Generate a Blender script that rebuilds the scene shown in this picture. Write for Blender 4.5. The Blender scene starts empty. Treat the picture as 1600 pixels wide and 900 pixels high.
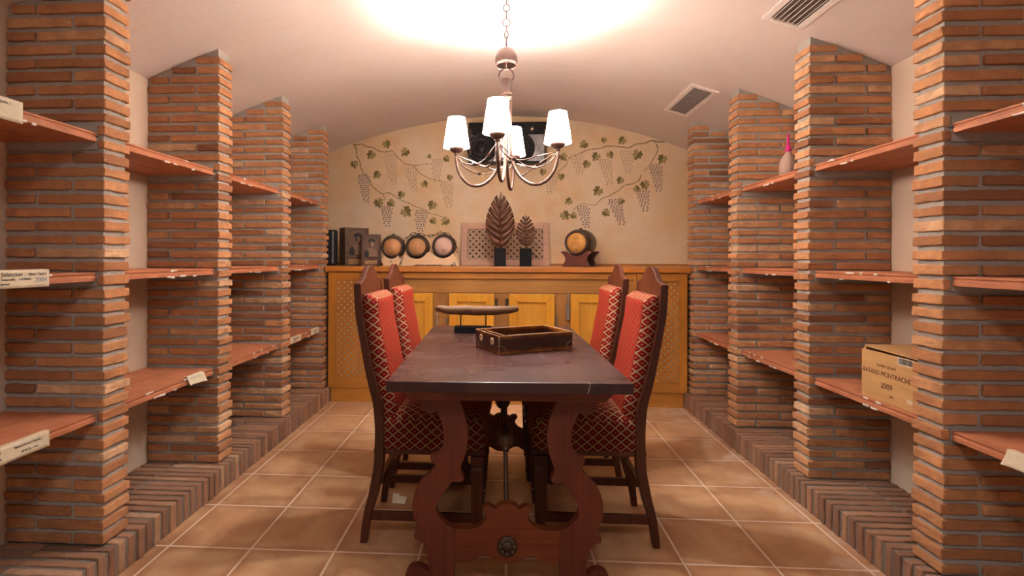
import bpy, bmesh, math, random
from mathutils import Vector, Matrix, noise
PI = math.pi
rnd = random.Random(7)
scene = bpy.context.scene
COL = scene.collection

# ------------------------------------------------------------------ camera
CAM_H = 1.1344
YAW, ROLL = -0.055, -0.0028
cam_d = bpy.data.cameras.new('camera'); cam = bpy.data.objects.new('camera', cam_d); COL.objects.link(cam)
r0 = Vector((math.cos(YAW), -math.sin(YAW), 0)); fw = Vector((math.sin(YAW), math.cos(YAW), 0)); u0 = Vector((0, 0, 1))
rr = math.cos(ROLL)*r0 - math.sin(ROLL)*u0; uu = math.sin(ROLL)*r0 + math.cos(ROLL)*u0
m = Matrix((rr, uu, -fw)).transposed().to_4x4(); m.translation = Vector((0, 0, CAM_H))
cam.matrix_world = m
cam_d.sensor_width = 36; cam_d.lens = 787.4/1600*36
cam_d.shift_x = (800-744.65)/1600; cam_d.shift_y = -(450-402.82)/1600
cam_d.clip_start = 0.02
scene.camera = cam
# ------------------------------------------------------------------ world, exposure
w = bpy.data.worlds.new('world'); scene.world = w; w.use_nodes = True
w.node_tree.nodes['Background'].inputs[0].default_value = (1.0, 0.96, 0.92, 1)
w.node_tree.nodes['Background'].inputs[1].default_value = 0.28
scene.view_settings.view_transform = 'Standard'; scene.view_settings.look = 'None'
scene.view_settings.gamma = 1; scene.view_settings.use_curve_mapping = False
scene.view_settings.exposure = 0.1
BULB_W = 60.0
SHADE_E = 34.0
REAR_FILL_W = 24.0
LAMP_COL = (1.0, 0.96, 0.92)

# ------------------------------------------------------------------ node helpers
class NT:
    def __init__(s, name):
        s.m = bpy.data.materials.new(name); s.m.use_nodes = True
        s.t = s.m.node_tree; s.b = s.t.nodes['Principled BSDF']; s.out = s.t.nodes['Material Output']
    def n(s, typ, ins=None, **kw):
        nd = s.t.nodes.new(typ)
        for k, v in kw.items(): setattr(nd, k, v)
        for k, v in (ins or {}).items(): s.set(nd.inputs[k], v)
        return nd
    def set(s, sock, v):
        if isinstance(v, bpy.types.NodeSocket): s.t.links.new(v, sock)
        else: sock.default_value = v
    def math(s, op, a, b=0.0, c=None):
        nd = s.t.nodes.new('ShaderNodeMath'); nd.operation = op
        s.set(nd.inputs[0], a); s.set(nd.inputs[1], b)
        if c is not None: s.set(nd.inputs[2], c)
        return nd.outputs[0]
    def co(s, which='Object', scale=(1, 1, 1), loc=(0, 0, 0), rot=(0, 0, 0)):
        tc = s.n('ShaderNodeTexCoord')
        return s.n('ShaderNodeMapping', {'Vector': tc.outputs[which], 'Scale': scale, 'Location': loc, 'Rotation': rot}).outputs[0]
    def noise(s, vec, sc=5, det=4, rough=.5, dist=0):
        return s.n('ShaderNodeTexNoise', {'Vector': vec, 'Scale': sc, 'Detail': det, 'Roughness': rough, 'Distortion': dist}).outputs[0]
    def ramp(s, fac, stops):
        nd = s.n('ShaderNodeValToRGB', {'Fac': fac}); e = nd.color_ramp.elements
        while len(e) < len(stops): e.new(.5)
        for i, (p, c) in enumerate(stops):
            e[i].position = p; e[i].color = (*c, 1) if len(c) == 3 else c
        return nd.outputs[0]
    def mix(s, fac, a, b, mode='MIX'):
        nd = s.n('ShaderNodeMix', data_type='RGBA', blend_type=mode)
        s.set(nd.inputs['Factor'], fac)
        for k, v in (('A', a), ('B', b)):
            i = [q for q in nd.inputs if q.name == k and q.type == 'RGBA'][0]
            s.set(i, v if isinstance(v, bpy.types.NodeSocket) else (*v[:3], 1))
        return [q for q in nd.outputs if q.type == 'RGBA'][0]
    def bump(s, h, strength=.3, dist=.002):
        nd = s.n('ShaderNodeBump', {'Height': h, 'Strength': strength, 'Distance': dist})
        s.t.links.new(nd.outputs[0], s.b.inputs['Normal']); return nd
    def fin(s, col=None, rough=.5, **kw):
        if col is not None: s.set(s.b.inputs['Base Color'], col if isinstance(col, bpy.types.NodeSocket) else (*col, 1))
        s.set(s.b.inputs['Roughness'], rough)
        for k, v in kw.items(): s.set(s.b.inputs[k.replace('_', ' ')], v)
        return s.m

def plain(name, c, rough=.5, metal=0, var=.12, sc=30, bump=.1, **kw):
    t = NT(name); f = t.noise(t.co(), sc, 4)
    a = tuple(x*(1-var) for x in c); b = tuple(min(1, x*(1+var)) for x in c)
    t.bump(f, bump, .001)
    return t.fin(t.ramp(f, [(.3, a), (.7, b)]), rough, Metallic=metal, **kw)

def wood(name, c1, c2, axis='x', rough=.4, sc=1.0, grain=.25, coat=0.0, lo=.32, hi=.68, spec=.5):
    """long-grain wood; axis = direction of the grain in object space"""
    t = NT(name)
    st = {'x': (1.2, 14, 14), 'y': (14, 1.2, 14), 'z': (14, 14, 1.2)}[axis]
    v = t.co('Object', tuple(k*sc for k in st))
    f = t.noise(v, 1.6, 8, .62, 1.2)
    st2 = {'x': (3, 90, 90), 'y': (90, 3, 90), 'z': (90, 90, 3)}[axis]
    g = t.noise(t.co('Object', tuple(k*sc for k in st2)), 1, 3)
    big = t.noise(t.co('Object', (1, 1, 1)), 2.3*sc, 3)
    h = t.math('ADD', t.math('MULTIPLY', f, .7), t.math('MULTIPLY', g, .3))
    c = t.ramp(h, [(lo, c1), (hi, c2)])
    c = t.mix(.35, c, t.ramp(big, [(.3, tuple(x*.7 for x in c1)), (.7, tuple(min(1, x*1.1) for x in c2))]))
    t.bump(h, grain, .0015)
    return t.fin(c, rough, Coat_Weight=coat, Coat_Roughness=.25, Specular_IOR_Level=spec)

# ------------------------------------------------------------------ materials
def mk_brick(name='fired_brick', dark=False):
    t = NT(name)
    at = t.n('ShaderNodeAttribute', attribute_name='tone').outputs['Fac']
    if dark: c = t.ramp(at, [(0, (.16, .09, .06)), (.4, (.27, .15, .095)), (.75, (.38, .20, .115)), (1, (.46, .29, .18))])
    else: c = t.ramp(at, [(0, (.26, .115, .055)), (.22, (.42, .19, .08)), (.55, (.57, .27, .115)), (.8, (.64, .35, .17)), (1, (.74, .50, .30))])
    co = t.co()
    n1 = t.noise(co, 14, 5, .6); n2 = t.noise(co, 90, 4, .6)
    c = t.mix(t.ramp(n1, [(.35, (0, 0, 0)), (.75, (.75, .75, .75))]), c, (.30, .13, .065), 'MIX')
    c = t.mix(t.ramp(n2, [(.62, (0, 0, 0)), (.75, (.5, .5, .5))]), c, (.66, .5, .4))
    dirt = t.ramp(n2, [(.2, (1, 1, 1)), (.34, (0, 0, 0))])
    c = t.mix(dirt, c, (.10, .05, .03))
    t.bump(t.math('ADD', n2, n1), .55, .003)
    return t.fin(c, .85)
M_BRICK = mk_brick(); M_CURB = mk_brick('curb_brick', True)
def mk_mortar(name, c):
    t = NT(name); co = t.co(); n = t.noise(co, 60, 6, .7); n2 = t.noise(co, 6, 3)
    t.bump(n, .7, .004)
    return t.fin(t.mix(t.math('MULTIPLY', n2, .5), t.ramp(n, [(.3, tuple(x*.75 for x in c)), (.7, c)]), tuple(x*.7 for x in c)), .95)
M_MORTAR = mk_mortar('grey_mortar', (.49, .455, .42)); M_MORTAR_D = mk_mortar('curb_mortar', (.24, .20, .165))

def mk_floor():
    t = NT('terracotta_tiles'); tc = t.n('ShaderNodeTexCoord').outputs['Object']
    xyz = t.n('ShaderNodeSeparateXYZ', {0: tc})
    S = .33
    fx = t.math('DIVIDE', t.math('ADD', xyz.outputs[0], 1.3107), S); fy = t.math('DIVIDE', t.math('SUBTRACT', xyz.outputs[1], 1.9098), S)
    def edge(f):
        fr = t.math('FRACT', f); return t.math('MINIMUM', fr, t.math('SUBTRACT', 1.0, fr))
    ex, ey = edge(fx), edge(fy); e = t.math('MINIMUM', ex, ey)
    wob = t.math('MULTIPLY', t.noise(tc, 25, 2), .006)
    g = t.math('LESS_THAN', e, t.math('ADD', wob, .0105))
    cell = t.n('ShaderNodeCombineXYZ', {0: t.math('FLOOR', fx), 1: t.math('FLOOR', fy)}).outputs[0]
    wn = t.n('ShaderNodeTexWhiteNoise', {'Vector': cell}, noise_dimensions='3D')
    off = t.n('ShaderNodeVectorMath', {0: wn.outputs['Color'], 1: (9, 9, 9)}, operation='MULTIPLY').outputs[0]
    tv = t.n('ShaderNodeVectorMath', {0: tc, 1: off}, operation='ADD').outputs[0]
    n1 = t.noise(tv, 5.5, 5, .55, .6); n2 = t.noise(tv, 60, 5, .65)
    c = t.ramp(n1, [(.25, (.36, .18, .09)), (.5, (.49, .285, .15)), (.72, (.58, .38, .215))])
    c = t.mix(t.math('MULTIPLY', wn.outputs['Value'], .25), c, (.42, .19, .085))
    # kiln-dark tile rims, irregular
    rim = t.math('ADD', e, t.math('MULTIPLY', t.math('SUBTRACT', n1, .5), .25))
    c = t.mix(t.ramp(rim, [(.0, (.6, .6, .6)), (.13, (0, 0, 0))]), c, (.33, .14, .065))
    c = t.mix(t.ramp(n2, [(.25, (.5, .5, .5)), (.4, (0, 0, 0))]), c, (.20, .085, .04))
    # lime haze on the right edge
    hz = t.math('MULTIPLY', t.math('SUBTRACT', 1.0, t.math('MINIMUM', t.math('DIVIDE', t.math('ABSOLUTE', t.math('SUBTRACT', xyz.outputs[0], 1.27)), .16), 1.0)), t.ramp(t.noise(tc, 7, 4), [(.48, (0, 0, 0)), (.68, (.7, .7, .7))]))
    c = t.mix(hz, c, (.62, .5, .42))
    c = t.mix(g, c, (.72, .58, .46))
    ht = t.math('ADD', t.math('MULTIPLY', t.math('SUBTRACT', 1.0, g), 1.0), t.math('MULTIPLY', n2, .12))
    t.bump(ht, .35, .003)
    return t.fin(c, t.math('ADD', .30, t.math('MULTIPLY', n1, .3)), Specular_IOR_Level=.4)
M_FLOOR = mk_floor()

def mk_ceiling():
    t = NT('ceiling_plaster'); co = t.co(); n = t.noise(co, 1.3, 5, .6, .8); n2 = t.noise(co, 26, 5, .6); n3 = t.noise(t.co('Object', (1, 3, 1)), 5, 4)
    c = t.ramp(n, [(.3, (.74, .64, .59)), (.7, (.80, .71, .67))])
    c = t.mix(t.ramp(n3, [(.58, (0, 0, 0)), (.75, (.35, .35, .35))]), c, (.70, .55, .46))
    t.bump(t.math('ADD', n2, t.math('MULTIPLY', n3, 1.5)), .35, .004)
    return t.fin(c, .75)
M_CEIL = mk_ceiling()
def mk_stucco():
    t = NT('sponged_stucco'); co = t.co(); n = t.noise(co, 1.7, 5, .6, .6); n2 = t.noise(co, 30, 5); n3 = t.noise(t.co('Object', (1, 1, 1), (4, 2, 1)), 3.2, 4, .6)
    c = t.ramp(n, [(.3, (.74, .52, .30)), (.55, (.82, .64, .43)), (.75, (.84, .70, .54))])
    c = t.mix(t.ramp(n3, [(.48, (0, 0, 0)), (.68, (.7, .7, .7))]), c, (.78, .50, .25))
    n4 = t.noise(t.co('Object', (1, 1, 1), (1, 7, 3)), 1.9, 5, .6)
    c = t.mix(t.ramp(n4, [(.5, (0, 0, 0)), (.7, (.6, .6, .6))]), c, (.84, .74, .62))
    t.bump(n2, .25, .003)
    return t.fin(c, .85)
M_STUCCO = mk_stucco()
M_SIDEWALL = plain('side_wall_plaster', (.68, .55, .43), .9, var=.06, sc=4, bump=.2)

def mk_shelf():
    t = NT('terracotta_shelf'); co = t.co(); n = t.noise(co, 12, 5); n2 = t.noise(co, 130, 3)
    c = t.ramp(n, [(.3, (.40, .145, .07)), (.7, (.54, .215, .11))])
    c = t.mix(t.ramp(n2, [(.62, (0, 0, 0)), (.8, (.5, .5, .5))]), c, (.6, .33, .2))
    t.bump(n2, .2, .001)
    return t.fin(c, .6)
M_SHELF = mk_shelf()
M_PLASTER_BIT = plain('dried_plaster', (.78, .72, .66), .9, sc=80)
M_OAK_X = wood('golden_oak_across', (.33, .115, .014), (.58, .26, .045), 'x', .35, 1, .15, .3)
M_OAK_Z = wood('golden_oak_upright', (.35, .125, .014), (.60, .27, .045), 'z', .35, 1, .15, .3)
M_OAK_PLY_X = wood('oak_veneer_across', (.28, .12, .022), (.48, .24, .06), 'x', .45, 1, .15, .1)
M_OAK_PLY_Z = wood('oak_veneer_upright', (.26, .11, .022), (.42, .20, .05), 'z', .45, 1.4, .15, .1)
M_OAK_DOOR = wood('honey_oak_door', (.58, .25, .014), (.80, .41, .04), 'z', .35, 1, .1, .3)
M_OAK_PANEL = wood('honey_oak_panel', (.52, .235, .018), (.74, .38, .05), 'z', .4, 1.4, .2, .1)
M_COUNTER = wood('counter_oak', (.36, .12, .018), (.60, .235, .045), 'x', .28, 1, .1, .5)
M_DARK = wood('dark_walnut_stain', (.035, .007, .0028), (.095, .022, .009), 'z', .38, 1, .12, .12, spec=.3)
M_TRESTLE_Z = wood('red_pine_stain', (.070, .012, .006), (.165, .038, .018), 'z', .45, 1.3, .3, .05, spec=.3)
M_TRESTLE_X = wood('red_pine_stain_across', (.085, .014, .005), (.205, .050, .016), 'x', .45, 1.6, .3, .05, spec=.3)

def mk_tabletop():
    t = NT('aged_table_top'); co = t.co()
    f = t.noise(t.co('Object', (16, 1.3, 16)), 1.4, 8, .6, 1.6); g = t.noise(t.co('Object', (110, 4, 110)), 1, 3)
    xyz = t.n('ShaderNodeSeparateXYZ', {0: co})
    plank = t.math('FLOOR', t.math('DIVIDE', t.math('ADD', xyz.outputs[0], 2), .125))
    pn = t.n('ShaderNodeTexWhiteNoise', {'W': plank}, noise_dimensions='1D').outputs['Value']
    h = t.math('ADD', t.math('MULTIPLY', f, .7), t.math('MULTIPLY', g, .3))
    c = t.ramp(h, [(.3, (.024, .009, .008)), (.7, (.055, .024, .021))])
    c = t.mix(t.math('MULTIPLY', pn, .4), c, (.085, .030, .020))
    haze = t.ramp(t.noise(t.co('Object', (2.2, 5, 1)), 1.1, 4, .6, .4), [(.35, (0, 0, 0)), (.85, (.25, .25, .25))])
    c = t.mix(haze, c, (.12, .085, .095))
    # fine scratches: thin level sets of stretched noise
    s1 = t.noise(t.co('Object', (3.2, .7, 1), (0, 0, 0), (0, 0, .3)), 1.0, 1, .5, .1)
    ln = t.math('LESS_THAN', t.math('ABSOLUTE', t.math('SUBTRACT', s1, .54)), .0009)
    brk = t.ramp(t.noise(co, 7, 2), [(.52, (0, 0, 0)), (.58, (1, 1, 1))])
    c = t.mix(t.math('MULTIPLY', t.math('MULTIPLY', ln, brk), .75), c, (.55, .45, .40))
    t.bump(h, .2, .0015)
    r = t.math('ADD', .24, t.math('MULTIPLY', haze, .45))
    return t.fin(c, r, Specular_IOR_Level=.22)
M_TOP = mk_tabletop()

def mk_fabric(name='red_diamond_velvet', lw=.095, tan=((.16, .10, .05), (.36, .25, .13)), red=((.06, .002, .003), (.22, .007, .007)), dotf=.55):
    t = NT(name); uv = t.n('ShaderNodeTexCoord').outputs['UV']; xy = t.n('ShaderNodeSeparateXYZ', {0: uv})
    jag = t.math('MULTIPLY', t.math('SUBTRACT', t.noise(uv, 320, 2), .5), .12)
    def tri(sign):
        v = t.math('MULTIPLY', xy.outputs[1], sign/.036)
        f = t.math('FRACT', t.math('ADD', t.math('ADD', t.math('DIVIDE', xy.outputs[0], .044), v), 50.0))
        return f
    a, b = tri(1), tri(-1)
    def ed(f): return t.math('ADD', t.math('MINIMUM', f, t.math('SUBTRACT', 1.0, f)), jag)
    e = t.math('MINIMUM', ed(a), ed(b))
    line = t.math('LESS_THAN', e, lw)
    da = t.math('ABSOLUTE', t.math('SUBTRACT', a, .5)); db = t.math('ABSOLUTE', t.math('SUBTRACT', b, .5))
    dot = t.math('LESS_THAN', t.math('ADD', t.math('MAXIMUM', da, db), jag), .10)
    patt = t.math('MAXIMUM', line, t.math('MULTIPLY', dot, dotf))
    pile = t.noise(uv, 500, 3); big = t.noise(uv, 9, 3)
    red = t.mix(t.math('MULTIPLY', big, .6), t.ramp(pile, [(.3, red[0]), (.7, red[1])]), (.16, .006, .006))
    c = t.mix(patt, red, t.ramp(pile, [(.3, tan[0]), (.7, tan[1])]))
    t.bump(t.math('ADD', t.math('MULTIPLY', patt, -.6), t.math('MULTIPLY', pile, .5)), .5, .003)
    return t.fin(c, .9, Sheen_Weight=.12, Sheen_Roughness=.4, Sheen_Tint=(1, .07, .03, 1), Specular_IOR_Level=.05)
M_FABRIC = mk_fabric()
M_SEAT_SHADED = mk_fabric('shaded_diamond_velvet', .095, ((.14, .09, .045), (.32, .22, .11)), ((.035, .001, .002), (.13, .004, .005)))  # same velvet, with the shade under the table put into a darker colour
M_FABRIC_LIT = mk_fabric('red_velvet_front_lit', .085, ((.07, .035, .018), (.17, .09, .045)), ((.11, .0015, .0005), (.33, .006, .002)), .6)  # same velvet, with the lit sheen of the fronts put into a brighter red
M_IRON = plain('wrought_iron', (.10, .065, .045), .45, .8)
M_BRONZE = plain('rose_bronze_metal', (.12, .07, .055), .45, .7, sc=40)
M_CUP = plain('dark_bronze_cup', (.10, .055, .042), .4, .7)
M_WHITE_METAL = plain('vent_enamel', (.86, .80, .76), .45, .0, var=.04)
M_VENT_DARK = plain('vent_duct_dark', (.10, .07, .055), .7)
M_BLACK = plain('black_paint', (.010, .010, .011), .4, Specular_IOR_Level=.2)
M_SLATE = plain('charcoal_block', (.010, .010, .013), .7, Specular_IOR_Level=.15)
M_STEEL = plain('brushed_steel', (.55, .53, .5), .3, 1)
M_PAPER = plain('cream_paper', (.74, .66, .50), .8, var=.05, sc=60, bump=.05)
M_INK = plain('black_ink', (.03, .025, .022), .7)
M_INKLINE = plain('faded_ink_line', (.38, .32, .22), .7)
M_BLUEINK = plain('faded_blue_ink', (.30, .33, .42), .7)
M_LEAF_CARVE = wood('carved_leaf_wood', (.055, .019, .010), (.15, .058, .030), 'z', .4, 1, .3, .1, spec=.35)
M_PLATE = plain('worn_silver_plate', (.24, .23, .24), .4, .8, var=.4, sc=12)
M_PINE_PALE = wood('pale_sanded_pine', (.70, .48, .28), (.85, .64, .42), 'x', .6, 1, .1)
M_FRAME_PALE = wood('rose_beech_frame', (.46, .25, .16), (.62, .38, .26), 'x', .5, .8, .1)
M_LATT_PALE = wood('rose_beech_lattice', (.36, .22, .14), (.52, .35, .23), 'x', .6, 1, .1)
M_LATT_SHADE = plain('painted_shade_board', (.10, .06, .04), .8)  # dark tone paints the shade seen in the holes of the leaning lattice
M_CASK = wood('dark_cask_oak', (.035, .018, .012), (.09, .045, .03), 'x', .4, 1, .2, .2)
M_HEAD = wood('cask_head_oak', (.42, .20, .08), (.62, .34, .15), 'z', .5, 1.5, .15)
M_HEAD_OR = wood('cask_head_orange', (.55, .24, .05), (.75, .38, .10), 'z', .5, 1.2, .15)
M_HEAD_PK = wood('cask_head_pale', (.62, .40, .34), (.80, .56, .48), 'z', .5, 1.5, .15)
M_MAHOG = wood('mahogany_stand', (.05, .012, .008), (.13, .032, .02), 'x', .35, 1, .1, .3)
M_DRIFT = wood('driftwood', (.07, .028, .012), (.30, .15, .07), 'x', .55, 1.3, .5, 0, .3, .65)
M_CRATE = wood('crate_pine', (.52, .29, .11), (.74, .47, .22), 'y', .6, .9, .2)

def mk_leather():
    t = NT('burnished_leather'); co = t.co(); g = t.n('ShaderNodeTexCoord').outputs['Generated']; xyz = t.n('ShaderNodeSeparateXYZ', {0: g})
    z = xyz.outputs[2]; ez = t.math('MINIMUM', z, t.math('SUBTRACT', 1.0, z))
    f = t.math('ADD', ez, t.math('MULTIPLY', t.math('SUBTRACT', t.noise(t.co('Object', (1, 1, .4)), 14, 4), .5), .5))
    c = t.ramp(f, [(.0, (.34, .13, .02)), (.10, (.12, .032, .007)), (.24, (.030, .007, .0035))])
    t.bump(t.noise(co, 120, 3), .2, .001)
    return t.fin(c, .28, Coat_Weight=.5)
M_LEATHER = mk_leather()
def mk_carved():
    t = NT('embossed_brown_board'); co = t.co(); n = t.noise(co, 45, 4, .6, 2.5); n2 = t.noise(co, 8, 3)
    c = t.ramp(n, [(.35, (.045, .020, .013)), (.6, (.20, .11, .07))])
    c = t.mix(t.math('MULTIPLY', n2, .5), c, (.055, .028, .022))
    t.bump(n, .8, .004); return t.fin(c, .5)
M_CARVED = mk_carved()
M_PORT_FIELD = plain('portrait_field', (.15, .08, .048), .5, sc=60, bump=.5)
M_PORT_DARK = plain('portrait_dark_cloth', (.018, .012, .016), .5, sc=70, bump=.5)
M_PORT_SKIN = plain('portrait_skin', (.40, .25, .155), .5, sc=70, bump=.3)
M_PORT_COAT = plain('portrait_coat', (.25, .15, .10), .5, sc=70, var=.3, bump=.6)
M_GOLD = plain('faded_gold', (.33, .19, .08), .5, sc=90, var=.3)
M_LEAFPAINT = plain('olive_leaf_paint', (.19, .14, .045), .85, var=.3, sc=60)
M_LEAFPAINT_L = plain('pale_leaf_paint', (.42, .32, .13), .85, var=.3, sc=60)
M_VINEPAINT = plain('vine_stem_paint', (.34, .235, .12), .85, var=.35, sc=60)
M_GR_D = plain('plum_grape_paint', (.16, .085, .08), .8, sc=200)
M_GR_DL = plain('plum_grape_highlight', (.55, .42, .38), .8, sc=200)
M_GR_P = plain('tan_grape_paint', (.42, .26, .15), .8, sc=200)
M_GR_PL = plain('tan_grape_highlight', (.80, .64, .46), .8, sc=200)
M_PINK = plain('magenta_plastic', (.62, .01, .22), .3)
M_LATT_BACK = plain('pale_grille_backing', (.62, .57, .5), .8, var=.1)
def mk_shade():
    t = NT('lit_lamp_shade')
    em = t.n('ShaderNodeEmission', {'Color': (1.0, .92, .86, 1), 'Strength': SHADE_E})
    tr = t.n('ShaderNodeBsdfTranslucent', {'Color': (.9, .8, .7, 1)})
    a = t.n('ShaderNodeAddShader', {0: em.outputs[0], 1: tr.outputs[0]})
    t.t.links.new(a.outputs[0], t.out.inputs[0]); return t.m
M_SHADE = mk_shade()
def mk_bottle():
    t = NT('cloudy_bottle_plastic'); t.fin((.62, .45, .38), .25, Transmission_Weight=.35, IOR=1.3); return t.m
M_BOTTLE = mk_bottle()

# ------------------------------------------------------------------ object helpers
def tag(o, label=None, cat=None, group=None, kind=None):
    for k, v in (('label', label), ('category', cat), ('group', group), ('kind', kind)):
        if v: o[k] = v
    return o
def empty(name, loc, label, cat, group=None, rz=0):
    o = bpy.data.objects.new(name, None); COL.objects.link(o); o.location = loc; o.rotation_euler = (0, 0, rz)
    o.empty_display_size = .05
    return tag(o, label, cat, group)
def copy_tree(o, parent=None):
    c = o.copy(); COL.objects.link(c); c.parent = parent
    for ch in list(o.children):
        if ch != c: copy_tree(ch, c)
    return c

class MB:
    def __init__(s): s.v = []; s.f = []; s.tone = []; s.sm = []
    def add(s, vs, fs, tone=.5, smooth=False, M=None):
        o = len(s.v)
        s.v += [tuple(M @ Vector(p)) if M else tuple(p) for p in vs]
        s.f += [tuple(i+o for i in f) for f in fs]; s.tone += [tone]*len(fs); s.sm += [smooth]*len(fs)
        return s
    def box(s, x0, x1, y0, y1, z0, z1, M=None, tone=.5):
        vs = [(x, y, z) for x in (x0, x1) for y in (y0, y1) for z in (z0, z1)]
        return s.add(vs, [(0, 1, 3, 2), (4, 6, 7, 5), (0, 4, 5, 1), (2, 3, 7, 6), (0, 2, 6, 4), (1, 5, 7, 3)], tone, False, M)
    def rbox(s, x0, x1, y0, y1, z0, z1, r=.003, n=(6, 4, 4), jit=.001, tone=.5, seed=0, M=None, smooth=False):
        """rounded, slightly irregular box"""
        c = Vector(((x0+x1)/2, (y0+y1)/2, (z0+z1)/2)); h = Vector(((x1-x0)/2, (y1-y0)/2, (z1-z0)/2))
        def ts(k, hh):
            e = min(r/hh, .45)
            return [-1, -1+e]+[-1+e+(2-2*e)*i/(k-2) for i in range(1, k-2)]+[1-e, 1]
        T = [ts(max(n[a], 3), h[a]) for a in range(3)]
        idx = {}; vs = []; fs = []
        def vid(i, j, k):
            key = (i, j, k)
            if key not in idx:
                p = Vector((T[0][i]*h.x, T[1][j]*h.y, T[2][k]*h.z))
                q = Vector([max(-(h[a]-r), min(h[a]-r, p[a])) for a in range(3)])
                d = p-q
                if d.length > 1e-9: p = q + d.normalized()*r
                p = p + c
                if jit:
                    p = p + noise.noise_vector(p*28+Vector((seed, 0, 0)))*jit*1.6 + noise.noise_vector(p*95)*jit
                idx[key] = len(vs); vs.append(p)
            return idx[key]
        N = [len(t)-1 for t in T]
        for a, b, c_ in ((0, 1, 2), (1, 2, 0), (2, 0, 1)):
            for side in (0, N[c_]):
                for i in range(N[a]):
                    for j in range(N[b]):
                        q = []
                        for di, dj in ((0, 0), (1, 0), (1, 1), (0, 1)):
                            k = [0, 0, 0]; k[a] = i+di; k[b] = j+dj; k[c_] = side; q.append(vid(*k))
                        fs.append(tuple(q if side else q[::-1]))
        return s.add(vs, fs, tone, smooth, M)
    def tube(s, pts, r, n=10, closed=False, cap=True):
        pts = [Vector(p) for p in pts]; R = r if isinstance(r, (list, tuple)) else [r]*len(pts)
        vs = []; fs = []; L = len(pts); prev = None
        for i, p in enumerate(pts):
            a = pts[(i-1) % L] if (closed or i) else p; b = pts[(i+1) % L] if (closed or i < L-1) else p
            t = (b-a).normalized()
            if prev is None: up = Vector((0, 0, 1)) if abs(t.z) < .9 else Vector((1, 0, 0)); x = t.cross(up).normalized()
            else: x = (prev - t*prev.dot(t)).normalized()
            prev = x; y = t.cross(x)
            vs += [p + (x*math.cos(2*PI*k/n)+y*math.sin(2*PI*k/n))*R[i] for k in range(n)]
        for i in range(L if closed else L-1):
            j = (i+1) % L
            fs += [(i*n+k, i*n+(k+1) % n, j*n+(k+1) % n, j*n+k) for k in range(n)]
        if cap and not closed: fs += [tuple(range(n))[::-1], tuple((L-1)*n+k for k in range(n))]
        return s.add(vs, fs, .5, True)
    def lathe(s, prof, n=24, M=None, closed=False):
        vs = []; fs = []; L = len(prof)
        for r, z in prof: vs += [(r*math.cos(2*PI*k/n), r*math.sin(2*PI*k/n), z) for k in range(n)]
        for i in range(L if closed else L-1):
            j = (i+1) % L
            fs += [(i*n+k, i*n+(k+1) % n, j*n+(k+1) % n, j*n+k) for k in range(n)]
        if not closed:
            if prof[0][0] > 1e-6: fs.append(tuple(range(n))[::-1])
            if prof[-1][0] > 1e-6: fs.append(tuple((L-1)*n+k for k in range(n)))
        return s.add(vs, fs, .5, True, M)
    def prism(s, out, d0, d1, plane='xz', M=None):
        """outline in a plane, thickness along the third axis from d0 to d1"""
        def P(a, b, d): return {'xz': (a, d, b), 'yz': (d, a, b), 'xy': (a, b, d)}[plane]
        n = len(out); vs = [P(a, b, d0) for a, b in out]+[P(a, b, d1) for a, b in out]
        fs = [tuple(range(n)), tuple(range(2*n-1, n-1, -1))]+[(i, (i+1) % n, n+(i+1) % n, n+i) for i in range(n)]
        return s.add(vs, fs, .5, False, M)
    def build(s, name, mat, parent=None, bevel=0, seg=2, tone=False, loc=None, rot=None, fix=True):
        me = bpy.data.meshes.new(name); me.from_pydata([tuple(v) for v in s.v], [], s.f)
        if tone:
            a = me.attributes.new('tone', 'FLOAT', 'FACE'); a.data.foreach_set('value', s.tone)
        me.polygons.foreach_set('use_smooth', s.sm); me.update()
        if fix:
            bm = bmesh.new(); bm.from_mesh(me); bmesh.ops.recalc_face_normals(bm, faces=bm.faces); bm.to_mesh(me); bm.free()
        me.materials.append(mat)
        o = bpy.data.objects.new(name, me); COL.objects.link(o)
        if parent: o.parent = parent
        if loc: o.location = loc
        if rot: o.rotation_euler = rot
        if bevel:
            b = o.modifiers.new('bevel', 'BEVEL'); b.width = bevel; b.segments = seg; b.limit_method = 'ANGLE'; b.angle_limit = math.radians(35)
        return o

def B(name, mat, parent, x0, x1, y0, y1, z0, z1, bevel=.0015, **kw):
    return MB().box(x0, x1, y0, y1, z0, z1).build(name, mat, parent, bevel=bevel, **kw)
def text(body, size, M, mat, parent, name='lettering', ext=.0004, align='CENTER', sx=1.0):
    cu = bpy.data.curves.new(name, 'FONT'); cu.body = body; cu.size = size; cu.extrude = ext; cu.align_x = align; cu.align_y = 'CENTER'
    o = bpy.data.objects.new(name, cu); COL.objects.link(o)
    bpy.context.view_layer.update()
    me = bpy.data.meshes.new_from_object(o.evaluated_get(bpy.context.evaluated_depsgraph_get()))
    bpy.data.objects.remove(o)
    me.transform(M @ Matrix.Diagonal((sx, 1, 1, 1))); me.materials.clear(); me.materials.append(mat); me.name = name
    o = bpy.data.objects.new(name, me); COL.objects.link(o); o.parent = parent; return o
def frame_M(origin, xdir, ydir):
    x = Vector(xdir).normalized(); y = Vector(ydir).normalized(); z = x.cross(y)
    m = Matrix((x, y, z)).transposed().to_4x4(); m.translation = Vector(origin); return m
def smooth_path(pts, n=6):
    pts = [Vector(p) for p in pts]; out = []
    for i in range(len(pts)-1):
        p0 = pts[max(i-1, 0)]; p1 = pts[i]; p2 = pts[i+1]; p3 = pts[min(i+2, len(pts)-1)]
        for k in range(n):
            t = k/n; out.append(.5*((2*p1)+(-p0+p2)*t+(2*p0-5*p1+4*p2-p3)*t*t+(-p0+3*p1-3*p2+p3)*t**3))
    out.append(pts[-1]); return out
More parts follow.
